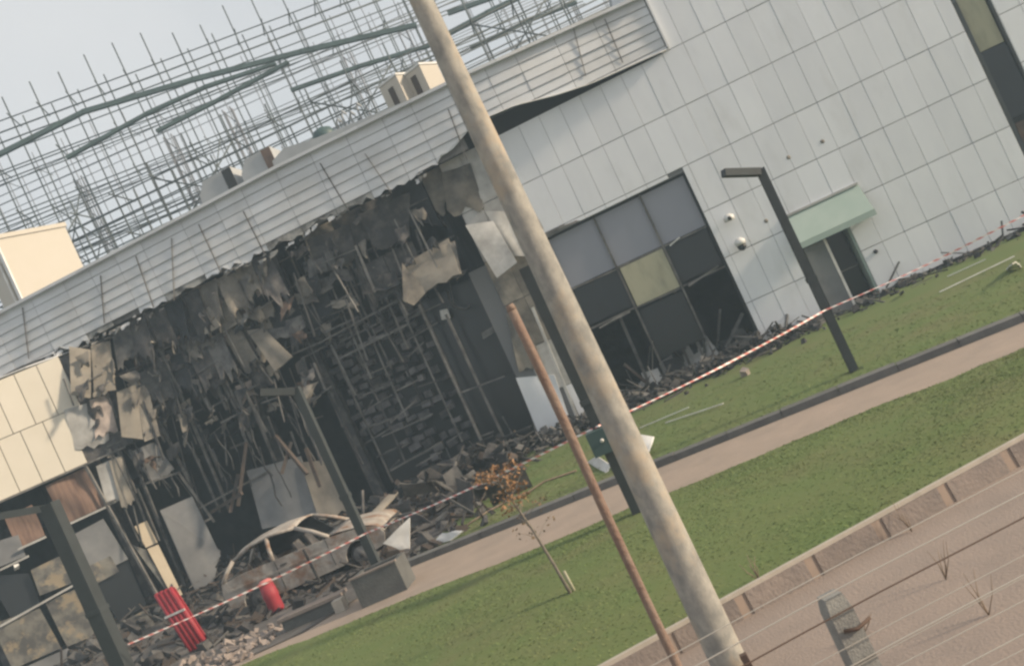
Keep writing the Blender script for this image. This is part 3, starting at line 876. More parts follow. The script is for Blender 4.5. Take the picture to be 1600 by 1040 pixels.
# charred curtain grid over the block wall
for k in range(7):
    s = -12.35 + 0.62 * k
    z0, z1 = rg.uniform(0.8, 3.0), 8.5
    bar('grid_mullion', W(s, -0.35, z0), W(s + rg.gauss(0, 0.1), -0.3, z1), 0.05, rg.choice(('steel_burnt', 'char')), hall)
for k in range(34):
    s = rg.uniform(-12.4, -9.2)
    z = 1.2 + 0.48 * (k % 14)
    bar('grid_transom', W(s, -0.32, z + rg.gauss(0, .05)), W(s + rg.uniform(.4, 1.3), -0.3, z + rg.gauss(0, .08)), 0.04, rg.choice(('steel_burnt', 'ash', 'char')), hall)
for i, s in enumerate((-11.6, -10.9, -10.2, -9.5)):
    pbar_ = bar('mullion', W(s + rg.uniform(-.05, .05), -0.1, 4.0 + rg.uniform(-.6, .3)), W(s + rg.uniform(-.1, .1), -0.1, 6.9), 0.05, 'steel_burnt', hall)
for (x0, y0, x1, y1) in ((465, 530, 560, 478), (530, 535, 590, 505), (560, 540, 600, 522), (470, 560, 520, 535), (610, 735, 690, 690), (650, 728, 690, 705), (730, 700, 770, 680), (620, 610, 660, 590), (610, 660, 650, 625)):
    pbar('transom', x0, y0, x1, y1, 0.05, 'ash', -0.05)
# block wall, each charred block separate
blockw = wbox('block_wall', -12.0, -8.75, -1.3, -1.15, 0.0, 6.2, 'gap', hall)
bm = None
bl, bh = 0.44, 0.27
for r in range(22):
    for k in range(8):
        s = -12.0 + k * bl + (0.2 if r % 2 else 0.0) - 0.1
        z = 0.35 + r * bh
        if z > 5.9 or rg.random() < 0.2 or s > -8.95 or s < -12.1 or (z < 2.2 and s < -11.2 + (2.2 - z) * 0.25):
            continue
        if bm is None:
            bm = bpy.data.meshes.new('block')
            hx, hz = bl / 2 - 0.022, bh / 2 - 0.02
            bm.from_pydata([V((sx * hx * (0.94 if yy < 0 else 1), yy, sz * hz * (0.92 if yy < 0 else 1))) for yy in (0.0, -0.2) for sx, sz in ((-1, -1), (1, -1), (1, 1), (-1, 1))], [], [(0, 1, 5, 4), (1, 2, 6, 5), (2, 3, 7, 6), (3, 0, 4, 7), (4, 5, 6, 7)])
            bm.materials.append(MP['block'])
        o = bpy.data.objects.new('block', bm)
        COL.objects.link(o)
        o.parent = blockw
        o.location = W(s, -1.14 + rg.uniform(-0.05, 0.12), z + rg.uniform(-.02, .02)) - ORG[blockw.name]
        o.rotation_euler = (rg.gauss(0, 0.16), rg.gauss(0, 0.11), -AW + rg.gauss(0, 0.25))
        o.scale = (rg.uniform(0.5, 1.1), rg.uniform(0.6, 1.5), rg.uniform(0.6, 1.12))
# glazed bay right of it: tall mullions over dark glass
gb = wbox('glazed_bay', -8.75, -6.4, -0.9, -0.88, -0.05, 5.4, 'glass_dark', hall)
for (a0, z0, a1, z1) in ((-8.66, 0.0, -8.64, 5.3), (-8.0, 0.0, -8.03, 4.7), (-7.12, 0.0, -6.32, 4.8), (-6.98, 0.0, -6.18, 4.8)):
    bar('mullion', W(a0, -0.1, z0), W(a1, -0.1, z1), 0.075, 'steel_burnt', gb)
for (a0, z0, a1, z1) in ((-8.62, 2.42, -7.2, 2.32), (-9.15, 0.72, -7.1, 0.68), (-8.6, 1.0, -8.2, 0.98)):
    bar('transom', W(a0, -0.06, z0), W(a1, -0.06, z1), 0.05, 'ash', gb)
hang('peeled_lining', [(690, 500), (704, 497), (699, 482), (687, 485)], [-0.5] * 4, 'white', 71, 0.005, nu=2, nv=2)
pv = [PW(700, 455, -0.4), PW(702, 470, -0.3), PW(712, 480, -0.25), PW(728, 482, -0.2), PW(735, 478, -0.2)]
tube('dangling_cable', pv, 0.05, 'ash', hall)
hang('peeled_lining', [(755, 530), (775, 518), (772, 508), (752, 520)], [-0.4] * 4, 'ash', 72, 0.02, nu=3, nv=2)
hang('corner_sheathing', [(846, 690), (896, 672), (866, 585), (806, 590)], [0.02] * 4, 'panel', 73, 0.02, rag=0.06)
hang('corner_sheathing', [(812, 585), (850, 575), (822, 500), (790, 490)], [0.06] * 4, 'panel_charred', 74, 0.04, rag=0.1)
pbar('corner_post', 832, 480, 905, 660, 0.08, 'panel_smoked', 0.12)
# ground floor of the gutted part: leaning sheets, timber, curtains
hang('interior_sheet', [(410, 826), (500, 808), (470, 712), (385, 735)], [0.4, 0.4, 0.0, 0.0], 'grey_sheet', 75, 0.02)
hang('interior_sheet', [(500, 815), (555, 798), (512, 718), (470, 722)], [0.5, 0.5, 0.1, 0.1], 'panel_tan', 76, 0.05, rag=0.1)
hang('leaning_sheet', [(305, 922), (334, 908), (345, 860), (252, 800)], [0.3, 0.3, 0.2, 0.2], 'grey_sheet', 77, 0.015, fn=PL)
hang('leaning_sheet', [(300, 915), (345, 868), (300, 775), (250, 797)], [0.2, 0.25, 0.1, 0.1], 'grey_sheet', 78, 0.012, fn=PL)
hang('cream_board', [(228, 855), (246, 847), (229, 813), (210, 822)], 0.1, 'board_cream', 79, 0.004, fn=PL, nu=2, nv=2)
hang('cream_board', [(273, 938), (285, 928), (247, 850), (230, 857)], 0.1, 'board_cream', 80, 0.004, fn=PL, nu=2, nv=2)
hang('grey_board', [(262, 925), (272, 935), (228, 858), (208, 852)], 0.05, 'stained', 81, 0.004, fn=PL, nu=2, nv=2)
hang('curtain', [(101, 819), (164, 790), (134, 729), (71, 759)], -0.1, 'curtain', 82, 0.05, fn=PL, nu=14)
hang('curtain', [(28, 857), (70, 836), (50, 788), (6, 808)], -0.1, 'curtain', 83, 0.05, fn=PL, nu=14)
hang('torn_panel', [(170, 800), (208, 772), (185, 712), (150, 728)], 0.0, 'panel_smoked', 84, 0.03, fn=PL, rag=0.15)
hang('torn_panel', [(240, 760), (275, 735), (240, 690), (205, 705)], 0.0, 'grey_sheet', 85, 0.03, fn=PL, rag=0.1)
hang('torn_panel', [(192, 800), (212, 785), (190, 712), (170, 720)], 0.1, 'panel_tan', 86, 0.03, fn=PL, rag=0.1)
hang('spandrel', [(142, 902), (200, 873), (161, 810), (112, 836)], 0.0, 'grey_sheet', 87, 0.008, fn=PL)
hang('spandrel', [(150, 912), (186, 892), (172, 868), (138, 884)], 0.04, 'stained', 88, 0.02, fn=PL)
hang('dark_glass', [(185, 970), (229, 945), (200, 875), (145, 905)], -0.1, 'glass_dark', 89, 0.002, fn=PL, nu=2, nv=2)
hang('spandrel', [(0, 885), (40, 868), (28, 835), (-20, 850)], 0.0, 'grey_sheet', 90, 0.01, fn=PL)
hang('stained_board', [(62, 930), (118, 908), (98, 866), (48, 890)], 0.08, 'stained', 91, 0.02, fn=PL)
hang('dark_glass', [(20, 970), (62, 940), (45, 895), (-20, 900)], -0.1, 'glass_dark', 92, 0.002, fn=PL, nu=2, nv=2)
hang('stained_board', [(105, 1010), (165, 985), (130, 915), (70, 940)], 0.05, 'stained', 93, 0.03, fn=PL)
hang('stained_board', [(20, 1045), (95, 1012), (62, 950), (-15, 975)], 0.05, 'stained', 94, 0.03, fn=PL)
hang('stained_board', [(60, 1090), (150, 1050), (105, 1012), (25, 1048)], 0.15, 'grey_sheet', 95, 0.03, fn=PL)
hang('spandrel', [(150, 1010), (250, 1000), (232, 950), (186, 972)], 0.0, 'stained', 96, 0.03, fn=PL)
p = PL(26, 885, 0.15)
v, f = chunk_geo(p, 0.13, random.Random(8))
M('light_spot', v, f, 'white', hall)  # white lump added to stand for a bright spot of light
for (x0, y0, x1, y1) in ((0, 978, 118, 912), (100, 822, 165, 792), (28, 858, 72, 838), (0, 890, 45, 868)):
    bar('sill_rail', PL(x0, y0, 0.12), PL(x1, y1, 0.12), 0.06, 'panel_smoked', hall)
for (x0, y0, x1, y1) in ((385, 690, 372, 790), (372, 740, 360, 800), (430, 680, 480, 740), (455, 690, 440, 740), (330, 800, 378, 770), (478, 700, 500, 760)):
    bar('charred_timber', PW(x0, y0, 0.3), PW(x1, y1, 0.6), 0.10, 'timber_char', hall)
for k in range(34):                                     # drooping wires and strips
    x, y = rg.uniform(190, 470), rg.uniform(560, 720)
    p = PW(x, y, 0.2)
    pts_ = [p]
    for j in range(5):
        p = p + T * rg.uniform(-.08, .12) + V((0, 0, -rg.uniform(.15, .35))) + N * rg.uniform(-.05, .1)
        pts_.append(p)
    tube('drooping_strip', pts_, rg.choice((0.012, 0.016, 0.025)), rg.choice(('steel_burnt', 'char', 'char')), hall, n=5)

# ------------------------------------------------------------------ roof-top things
def rbox(name, cxy, a, b, z0, z1, ang, m_, parent):
    c_, s_ = math.cos(ang), math.sin(ang)
    e1, e2 = T * c_ - N * s_, T * s_ + N * c_
    o = W(cxy[0], cxy[1], 0)
    q = [o - e1 * a / 2 - e2 * b / 2, o + e1 * a / 2 - e2 * b / 2, o + e1 * a / 2 + e2 * b / 2, o - e1 * a / 2 + e2 * b / 2]
    return M(name, [p + UP * z0 for p in q] + [p + UP * z1 for p in q], BOXF, m_, parent)
pr = thing('plant_room', W(-21.3, -3.5, 10.5), 'white rooftop plant room box, toned cream as if sunlit, with a door, above the fascia', 'plant room')
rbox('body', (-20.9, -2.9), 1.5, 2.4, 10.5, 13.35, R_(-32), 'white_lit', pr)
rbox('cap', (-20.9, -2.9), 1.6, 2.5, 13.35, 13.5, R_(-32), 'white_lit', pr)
ang = R_(-32)
e1, e2 = T * math.cos(ang) - N * math.sin(ang), T * math.sin(ang) + N * math.cos(ang)
for nm, o1, o2, w_, z0, z1, mm in (('corner_trim', 0.68, 1.2, 0.2, 10.5, 13.34, 'white'), ('door', 0.05, 1.2, 0.8, 10.5, 12.6, 'white_lit')):
    q = W(-20.9, -2.9, 0) + e1 * (o1 - w_ / 2) + e2 * 1.21
    slab(nm, q + UP * z0, q + e1 * w_ + UP * z0, q + e1 * w_ + UP * z1, q + UP * z1, e2 * 0.05, mm, pr)
q = W(-20.9, -2.9, 0) + e2 * 1.28 + e1 * 0.4
tube('door_rail', [q + UP * 10.6, q + UP * 12.55], 0.035, 'white', pr)
tube('wall_lamp', [q + UP * 12.75 - e1 * 0.4, q + UP * 12.75 - e1 * 0.4 + e2 * 0.12], 0.09, 'grey_sheet', pr)
for i, (s, lab) in enumerate(((-6.75, 'white rooftop air conditioner unit, toned cream as if sunlit, left one of two by the pole'), (-5.95, 'white rooftop air conditioner unit, toned cream as if sunlit, half hidden behind the concrete pole'))):
    ac = thing('air_conditioner', W(s, -2.4, 10.5), lab, 'air conditioner', 'air conditioners on the roof')
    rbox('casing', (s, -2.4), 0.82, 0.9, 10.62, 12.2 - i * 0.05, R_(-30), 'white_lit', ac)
    rbox('feet', (s, -2.4), 0.6, 0.6, 10.5, 10.62, R_(-30), 'gap', ac)
    e1, e2 = T * math.cos(R_(-30)) - N * math.sin(R_(-30)), T * math.sin(R_(-30)) + N * math.cos(R_(-30))
    q = W(s, -2.4, 0) + e2 * 0.46
    slab('grille', q - e1 * 0.1 + UP * 11.2, q + e1 * 0.12 + UP * 11.2, q + e1 * 0.12 + UP * 11.98, q - e1 * 0.1 + UP * 11.98, e2 * 0.02, 'timber_char', ac)
    rbox('lid', (s, -2.4), 0.88, 0.96, 12.21 - i * 0.05, 12.27 - i * 0.05, R_(-30), 'white', ac)
for i, (s, w_, z, lab) in enumerate(((-13.35, 1.35, 12.0, 'low grey roof vent hood with sloped top, leftmost on the fascia'), (-11.85, 1.25, 12.0, 'grey roof vent hood with dark louvre, second along the fascia'))):
    rv = thing('roof_vent', W(s, -2.0, 10.5), lab, 'vent', 'grey vent hoods on the roof')
    b0, b1 = s - w_ / 2, s + w_ / 2
    vs_ = [W(b0, -1.6, 10.5), W(b1, -1.6, 10.5), W(b1, -2.6, 10.5), W(b0, -2.6, 10.5),
           W(b0 + .05, -1.6, z - .42), W(b1, -1.6, z), W(b1, -2.6, z), W(b0 + .05, -2.6, z - .42), W(b0 + .35, -1.6, z - .04), W(b0 + .35, -2.6, z - .04)]
    M('hood', vs_, [(0, 1, 5, 8, 4), (3, 7, 9, 6, 2), (1, 2, 6, 5), (0, 4, 7, 3), (4, 8, 9, 7), (8, 5, 6, 9), (3, 2, 1, 0)], 'roofing', rv)
    wbox('louvre', b1 - 0.3, b1 + 0.02, -1.58, -1.55, 10.9, z - 0.03, 'rust_panel' if i else 'gap', rv)
rp_ = thing('roof_upstand', W(-9.6, -1.2, 10.5), 'long low grey rooftop upstand wall behind the fascia', 'upstand')
M('wall', [W(-11.3, -1.2, 10.5), W(-5.8, -1.2, 10.5), W(-5.8, -1.2, 11.1), W(-9.6, -1.2, 11.42), W(-10.7, -1.2, 11.6), W(-11.2, -1.2, 11.4),
           W(-11.3, -1.5, 10.5), W(-5.8, -1.5, 10.5), W(-5.8, -1.5, 11.1), W(-9.6, -1.5, 11.42), W(-10.7, -1.5, 11.6), W(-11.2, -1.5, 11.4)],
  [(0, 1, 2, 3, 4, 5), (11, 10, 9, 8, 7, 6)] + [(i, (i + 1) % 6 + 0, (i + 1) % 6 + 6, i + 6)[::-1] for i in range(6)], 'roofing', rp_)
dm = thing('roof_fan', W(-9.4, -2.2, 10.5), 'small dark round roof fan beside thin vent pipes', 'fan')
tube('curb', [W(-9.6, -2.2, 10.5), W(-9.6, -2.2, 11.45)], 0.3, 'roofing', dm, n=16)
tube('cowl', [W(-9.6, -2.2, 11.42), W(-9.6, -2.2, 11.62), W(-9.6, -2.2, 11.85), W(-9.6, -2.2, 11.95)], [0.36, 0.42, 0.3, 0.06], 'teal_box', dm, n=16)
for k, s in enumerate((-9.1, -8.85, -8.6, -8.3)):
    tube('vent_pipe', [W(s, -2.3, 10.5), W(s + .03, -2.3, 11.85 + 0.15 * (k % 2)), W(s + .12, -2.2, 11.95 + 0.15 * (k % 2)), W(s + .2, -2.2, 11.8 + 0.15 * (k % 2))], 0.035, 'roofing', dm, n=6)

# ------------------------------------------------------------------ scaffolding behind
def scaffold(name, label, o, dirn, n, bay, depth, z1, lifts, m_, seed, r=0.03, braces=()):
    rg = random.Random(seed)
    dirn = V((math.cos(dirn), math.sin(dirn), 0))
    nb = V((-dirn.y, dirn.x, 0)) * depth
    t = thing(name, V(o), label, 'scaffold')
    L = dirn * (bay * (n - 1))
    O = V(o)
    for i in range(n):
        for k in (0, 1):
            j = V((rg.uniform(-.12, .12), 0, 0))
            top = z1 + (rg.uniform(0.9, 1.6) if k == 0 else rg.uniform(0.2, 0.9))
            p = O + dirn * (bay * i) + nb * k + dirn * (0.35 * k)
            tube('standard', [p + j, p + j * 0.3 + UP * top], r, m_, t, n=5)
    for zi, z in enumerate(lifts):
        for k in (0, 1):
            for dz in ((0, 0.5, 1.0) if zi == 0 else (0, 0.22)):
                a = O + nb * k - dirn * rg.uniform(0.2, 1.2) + UP * (z - dz + rg.uniform(-.05, .05))
                b = O + nb * k + L + dirn * rg.uniform(0.2, 1) + UP * (z - dz + rg.uniform(-.1, .1))
                tube('ledger', [a, (a + b) / 2 - UP * rg.uniform(0, .12), b], r * 0.9, m_, t, n=5)
    for zi, z in enumerate(lifts[:3]):
        for i in range(0, n, 2 if zi else 1):
            p = O + dirn * (bay * i) + UP * z
            tube('putlog', [p - nb * 0.3, p + nb * 1.3 + UP * 0.02], r * 0.9, m_, t, n=5)
    for (i, za, k, zb) in braces:
        tube('brace', [O + dirn * (bay * i) + UP * za, O + dirn * (bay * k) + UP * zb], r * 0.9, m_, t, n=5)
    return t
br = []
for i in (4, 9, 14, 19):
    for z in (11, 13.4, 15.8):
        br += [(i, z, i + 1, z + 2.4), (i + 1, z, i, z + 2.4)]
scA = scaffold('scaffold', 'tall tube scaffold with guard rails rising behind the showroom roof', (-29.5, 42.5, 0), R_(11), 30, 1.4, 1.3, 22.8, [22.8, 20.6, 18.4, 16.2, 14.0, 11.8], 'scaffold', 3, 0.035, br)
br = [(i, z, i + 2, z + 2.6) for i in (3, 7, 11, 15) for z in (10.5, 13.5)] + [(i + 2, z, i, z + 2.6) for i in (3, 7, 11, 15) for z in (10.5, 13.5)]
scB = scaffold('scaffold', 'lower nearer tube scaffold just over the fascia line', (-24.5, 42.0, 0), R_(-3), 19, 1.9, 1.6, 15.8, [16.2, 14.4, 12.9], 'scaffold', 5, 0.038, br)
scC = scaffold('scaffold', 'faint far tube scaffold seen through the nearer ones', (-32, 58, 0), R_(2), 24, 2.0, 1.5, 25.2, [25, 22.5, 20, 17.5, 15], 'scaffold_far', 7, 0.03)
# thick masts of paired tubes
for i, (x, y0, y1) in enumerate(((225, 130, 400), (345, 150, 300), (520, 40, 200), (60, 140, 330), (610, 10, 140))):
    p = on_plane(x, y0, V((0, 47, 0)), V((0, 1, 0)))
    ms = thing('support_mast', V((p.x, 47, 0)), ['pale lattice mast behind scaffold, above the plant room end', 'pale lattice mast behind scaffold, above the grey vent hoods', 'pale lattice mast behind scaffold, left of the air conditioners', 'pale lattice mast behind scaffold, at left picture edge', 'pale lattice mast behind scaffold, beside the concrete pole top'][i], 'mast', 'lattice masts behind the scaffold')
    for (a, b) in ((-.2, -.2), (.2, -.2), (.2, .2), (-.2, .2)):
        tube('chord', [V((p.x + a, 47 + b, 0)), V((p.x + a, 47 + b, 19.5))], 0.04, 'scaffold_far', ms, n=5)
    for k in range(15):
        z = 8 + k * 0.76
        sg = 1 if k % 2 else -1
        tube('lacing', [V((p.x - .2 * sg, 46.8, z)), V((p.x + .2 * sg, 46.8, z + 0.76))], 0.025, 'scaffold_far', ms, n=4)
# green roof girders lying in the scaffold
def girder(label, pts_, w_, dep):
    ps = [on_plane(x, y, V((0, dep, 0)), V((0, 1, 0))) for x, y in pts_]
    g = thing('girder', ps[0], label, 'girder', 'dark green girders in the scaffold')
    for a, b in zip(ps, ps[1:]):
        bar('chord', a, b + (b - a).normalized() * 0.04, 0.25, 'beam_green', g, h=w_)
        bar('flange', a + UP * w_ * 0.9, b + UP * w_ * 0.8, 0.12, 'beam_green', g, h=w_ * 0.25)
    return g
girder('long dark green girder bending across the scaffold from left picture edge', [(-20, 252), (130, 176), (300, 126), (470, 82), (650, 40)], 0.15, 44.0)
girder('dark green girder slanting up under the long one', [(105, 247), (230, 178), (320, 137), (430, 100)], 0.11, 43.0)
girder('dark green girder above the vent hoods, running up right', [(245, 206), (345, 155), (450, 98)], 0.11, 42.6)
girder('thin dark girder above the air conditioners', [(455, 142), (560, 105), (670, 72)], 0.11, 43.0)
girder('dark girder right of the concrete pole top', [(690, 60), (760, 22), (830, -12)], 0.15, 46.0)
girder('upper dark girder right of the concrete pole, at picture top', [(700, 22), (790, -10), (860, -35)], 0.14, 46.5)
girder('thin dark girder along the fascia right of the pole', [(735, 75), (830, 32), (900, 5)], 0.09, 46.0)

# ------------------------------------------------------------------ lamp posts
def lamp_post(base, hgt, label, arm=0.8, r=0.085, flat=False):
    b = V((base[0], base[1], -0.02))
    t = thing('lamp_post', b, label, 'lamp post', 'dark lamp posts along the path') if arm else thing('steel_post', b, label, 'post')
    bar('base_plate', b, b + UP * 0.05, 0.32, 'lamp_paint', t)
    bar('post', b + UP * 0.05, b + UP * hgt, r * 2, 'lamp_paint', t, up=T)
    ad = (V((-0.93, -0.3, 0.0))).normalized()
    e = b + UP * (hgt - 0.05)
    if arm:
        bar('lamp_head', e + ad * (r * 0.6), e + ad * arm + UP * 0.24, 0.17, 'lamp_paint', t, h=0.13)
    bar('collar', b + UP * (hgt * 0.45), b + UP * (hgt * 0.45 + 0.08), r * 2 + 0.03, 'lamp_paint', t, up=T)
    return t
lamp_post((5.29, 17.28), 4.05, 'dark square lamp post before the green door canopy', 0.72, 0.075)
lamp_post((0.60, 14.07), 4.0, 'dark square steel post partly hidden behind the concrete pole', 0, 0.11)
lamp_post((-4.0, 17.49), 4.0, 'dark square lamp post rising behind the burnt car', 0.6, 0.075)
lamp_post((-9.03, 17.6), 4.0, 'dark square lamp post at lower left before the cream wing', 0.95, 0.14)
jb = thing('junction_box', PG(930, 700, 1.0), 'dark teal junction box on the dark post by the concrete pole', 'junction box')
p = V((0.50, 13.9, 1.05))
jb.location = p
ORG[jb.name] = p.copy()
bar('box', p, p + UP * 0.36, 0.3, 'teal_box', jb, up=T)
tube('lock', [p + V((0.02, -0.15, 0.2)), p + V((0.02, -0.17, 0.2))], 0.03, 'white', jb)

# ------------------------------------------------------------------ concrete pole, rusty post, fence
cp = thing('utility_pole', V((0.48, 7.96, -0.25)), 'tall round weathered concrete utility pole leaning through the picture', 'pole')
zs = [-0.25, 0, 2, 4, 6, 9, 11]
tube('shaft', [V((0.48, 7.96, z)) for z in zs], [0.150 - 0.0092 * max(z, 0) for z in zs], 'concrete_pole', cp, n=40)
rpst = thing('rusty_post', V((0.06, 6.05, -0.2)), 'thin rusty steel pipe post in front of concrete pole, left side', 'post')
tube('pipe', [V((0.06 + 0.004 * math.sin(z * 3), 6.05, z)) for z in (-0.2, 0.6, 1.2, 1.8, 2.4, 2.9, 3.22)], [0.029, 0.03, 0.029, 0.03, 0.031, 0.031, 0.03], 'rust', rpst, n=18)
tube('cap', [V((0.06, 6.05, 3.21)), V((0.06, 6.05, 3.25))], [0.032, 0.024], 'rust', rpst, n=18)
stk = thing('steel_stake', V((0.50, 7.2, -0.2)), 'short dark steel stake at the foot of the concrete pole', 'stake')
bar('stake', V((0.58, 7.3, -0.2)), V((0.56, 7.3, 0.16)), 0.055, 'wire_rusty', stk, up=T)
bar('flange', V((0.58, 7.27, -0.2)), V((0.56, 7.27, 0.1)), 0.02, 'wire_rusty', stk, up=T)
FP, FDIR = V((0.68, 3.56, 0)), V((math.cos(R_(7.5)), math.sin(R_(7.5)), 0))
FNR = V((-FDIR.y, FDIR.x, 0))
fe = thing('wire_fence', V((0.68, 3.56, -0.2)), 'wire strand fence with a concrete post in the near right corner', 'fence')
for k in (-2, -1, 0, 1):
    b = FP + FDIR * (k * 2.6)
    lean = V((-0.015, 0, 0))
    w_ = 0.05
    e1, e2 = FDIR * w_, FNR * w_
    ps = []
    for z, q in ((-0.2, 1.1), (1.2, 1.0), (1.62, 0.92), (1.68, 0.7)):
        for a_, b_ in ((-1, -1), (1, -1), (1, 1), (-1, 1)):
            ps.append(b + e1 * a_ * q + e2 * b_ * q + UP * z + lean * z)
    M('post', ps, [(0, 3, 2, 1), (12, 13, 14, 15)] + [(4 * i + j, 4 * i + (j + 1) % 4, 4 * i + 4 + (j + 1) % 4, 4 * i + 4 + j) for i in range(3) for j in range(4)], 'concrete_post', fe)
def fz(x, y):
    p = on_plane(x, y, FP, FNR)
    return (p - FP).dot(FDIR), p.z
z8 = lambda x, y: (1180 + x / 3.714, 760 + y / 3.714)
WIRES = [((0, 680), (1340, -30), 'wire', .0022), ((0, 815), (1540, 0), 'wire', .003), ((0, 960), (1560, 130), 'wire_rusty', .0032), ((250, 1040), (1560, 350), 'wire', .002),
         ((480, 1040), (1560, 460), 'wire', .003), ((510, 1045), (1560, 472), 'wire', .002), ((740, 1040), (1560, 610), 'wire', .0022), ((1110, 1040), (1560, 800), 'wire', .003), ((1260, 1040), (1560, 890), 'wire', .002)]
for (a, b, m_, r) in WIRES:
    (sa, za), (sb, zb) = fz(*z8(*a)), fz(*z8(*b))
    sl_ = (zb - za) / (sb - sa) * 0.6
    zc, sc = (za + zb) / 2, (sa + sb) / 2
    pts_ = []
    for k in range(25):
        s = -5.2 + k * 8.0 / 24
        ph = ((s + 5.2) % 2.6) / 2.6
        pts_.append(FP - FNR * 0.058 + FDIR * s + UP * (zc + sl_ * (s - sc) - 0.012 * math.sin(ph * math.pi) + 0.006))
    tube('wire', pts_, r, m_, fe, n=5)
tie = FP - FNR * 0.055
tube('tie_knot', [tie + UP * 1.56 - FDIR * 0.05, tie + UP * 1.545, tie + UP * 1.56 + FDIR * 0.06], 0.007, 'wire_rusty', fe, n=6)

# ------------------------------------------------------------------ barrier tape
def tape(pts_, label):
    t = []
    for i in range(len(pts_) - 1):
        for k in range(12):
            u = k / 12
            p = pts_[i].lerp(pts_[i + 1], u)
            p = p - UP * (0.05 * math.sin(u * math.pi))
            t.append(p)
    t.append(pts_[-1])
    vs_, fs, L = [], [], [0]
    for i, p in enumerate(t):
        tw = 0.5 + 0.6 * math.sin(i * 0.55)
        off = V((0, 0.015 * math.sin(tw), 0.015 * math.cos(tw)))
        vs_ += [p - off, p + off]
        if i:
            L.append(L[-1] + (p - t[i - 1]).length)
            fs.append((2 * i - 2, 2 * i, 2 * i + 1, 2 * i - 1))
    o = M('barrier_tape', vs_, fs, 'tape', org=V((0, 0, 0)))
    uv = o.data.uv_layers.new(name='UVMap')
    for poly in o.data.polygons:
        for li in poly.loop_indices:
            vi = o.data.loops[li].vertex_index
            uv.data[li].uv = (L[vi // 2] * 1.6 + (vi % 2) * 0.1, 0)
    sm = o.modifiers.new('thickness', 'SOLIDIFY')
    sm.thickness = 0.002
    return tag(o, label, 'tape', 'barrier tape runs')
def on_depth(x, y, dep):
    return on_plane(x, y, V((0, dep, 0)), V((0, 1, 0)))
t1 = on_depth(200, 1006, 17.42)
t2 = on_depth(573, 832, 17.38)
t3 = on_depth(935, 665, 13.93)
t4 = on_depth(1290, 484, 17.17)
t5 = on_depth(1610, 331, 16.4)
tape([t1, t2], 'red and white barrier tape crossing before the burnt car')
tape([t2, t3], 'red and white barrier tape between burnt car and concrete pole')
tape([t3, t4], 'red and white barrier tape from concrete pole to canopy lamp post')
tape([t4, t5], 'red and white barrier tape along white wall right of canopy door')

# ------------------------------------------------------------------ burnt car
CA = W(-14.0, 6.4, 0.0)
car = thing('burnt_car', CA + T * 2 , 'burnt-out ash grey hatchback without glass or tyres', 'car')
yv = N                                                 # the near side faces the camera
def C(x, y, z):
    return CA + T * x + yv * y + UP * z
def outline_slab(name, pts_, y0, y1, m_, parent):
    n = len(pts_)
    vs_ = [C(x, y0, z) for x, z in pts_] + [C(x, y1, z) for x, z in pts_]
    fs = [tuple(range(n)), tuple(range(2 * n - 1, n - 1, -1))] + [(i, n + i, n + (i + 1) % n, (i + 1) % n) for i in range(n)]
    return M(name, vs_, fs, m_, parent)
def arch(cx, r, z0, n=9):
    return [(cx + r * math.cos(math.pi * k / (n - 1)), z0 + r * math.sin(math.pi * k / (n - 1))) for k in range(n)]
low = [(0.05, 0.30), (0.0, 0.55), (0.06, 0.86), (0.55, 0.92), (1.5, 0.90), (2.55, 0.88), (2.95, 0.86), (3.6, 0.78), (3.98, 0.66), (4.08, 0.48), (4.0, 0.24)] + arch(3.38, 0.36, 0.2) + [(2.9, 0.16), (1.2, 0.16)] + arch(0.75, 0.36, 0.2)
for y0 in (0.80, -0.84):
    outline_slab('side_panel', low, y0, y0 + 0.04, 'car_burnt', car)
def skin(name, prof, w_, m_, crown=0.03):
    vs_, fs = [], []
    nc = 8
    for (x, z) in prof:
        for k in range(nc + 1):
            y = -w_ + 2 * w_ * k / nc
            vs_.append(C(x, y, z + crown * (1 - (y / w_) ** 2)))
    for i in range(len(prof) - 1):
        for k in range(nc):
            q = i * (nc + 1) + k
            fs.append((q, q + nc + 1, q + nc + 2, q + 1))
    o = M(name, vs_, fs, m_, car, smooth=True)
    sm = o.modifiers.new('thickness', 'SOLIDIFY')
    sm.thickness = 0.02
    return o
skin('bonnet', [(2.85, 0.90), (3.1, 0.88), (3.4, 0.83), (3.7, 0.78), (3.95, 0.68), (4.07, 0.50)], 0.79, 'car_burnt')
skin('roof', [(0.42, 1.22), (0.62, 1.33), (1.0, 1.40), (1.5, 1.43), (1.95, 1.40), (2.15, 1.35)], 0.65, 'car_burnt', 0.06)
skin('tailgate', [(0.0, 0.35), (-0.02, 0.6), (0.05, 0.88)], 0.79, 'car_burnt', 0.0)
skin('floor_pan', [(0.1, 0.22), (2.0, 0.2), (4.0, 0.24)], 0.79, 'char', 0.0)
skin('dashboard', [(2.55, 0.7), (2.7, 0.88), (2.95, 0.9)], 0.76, 'char', 0.0)
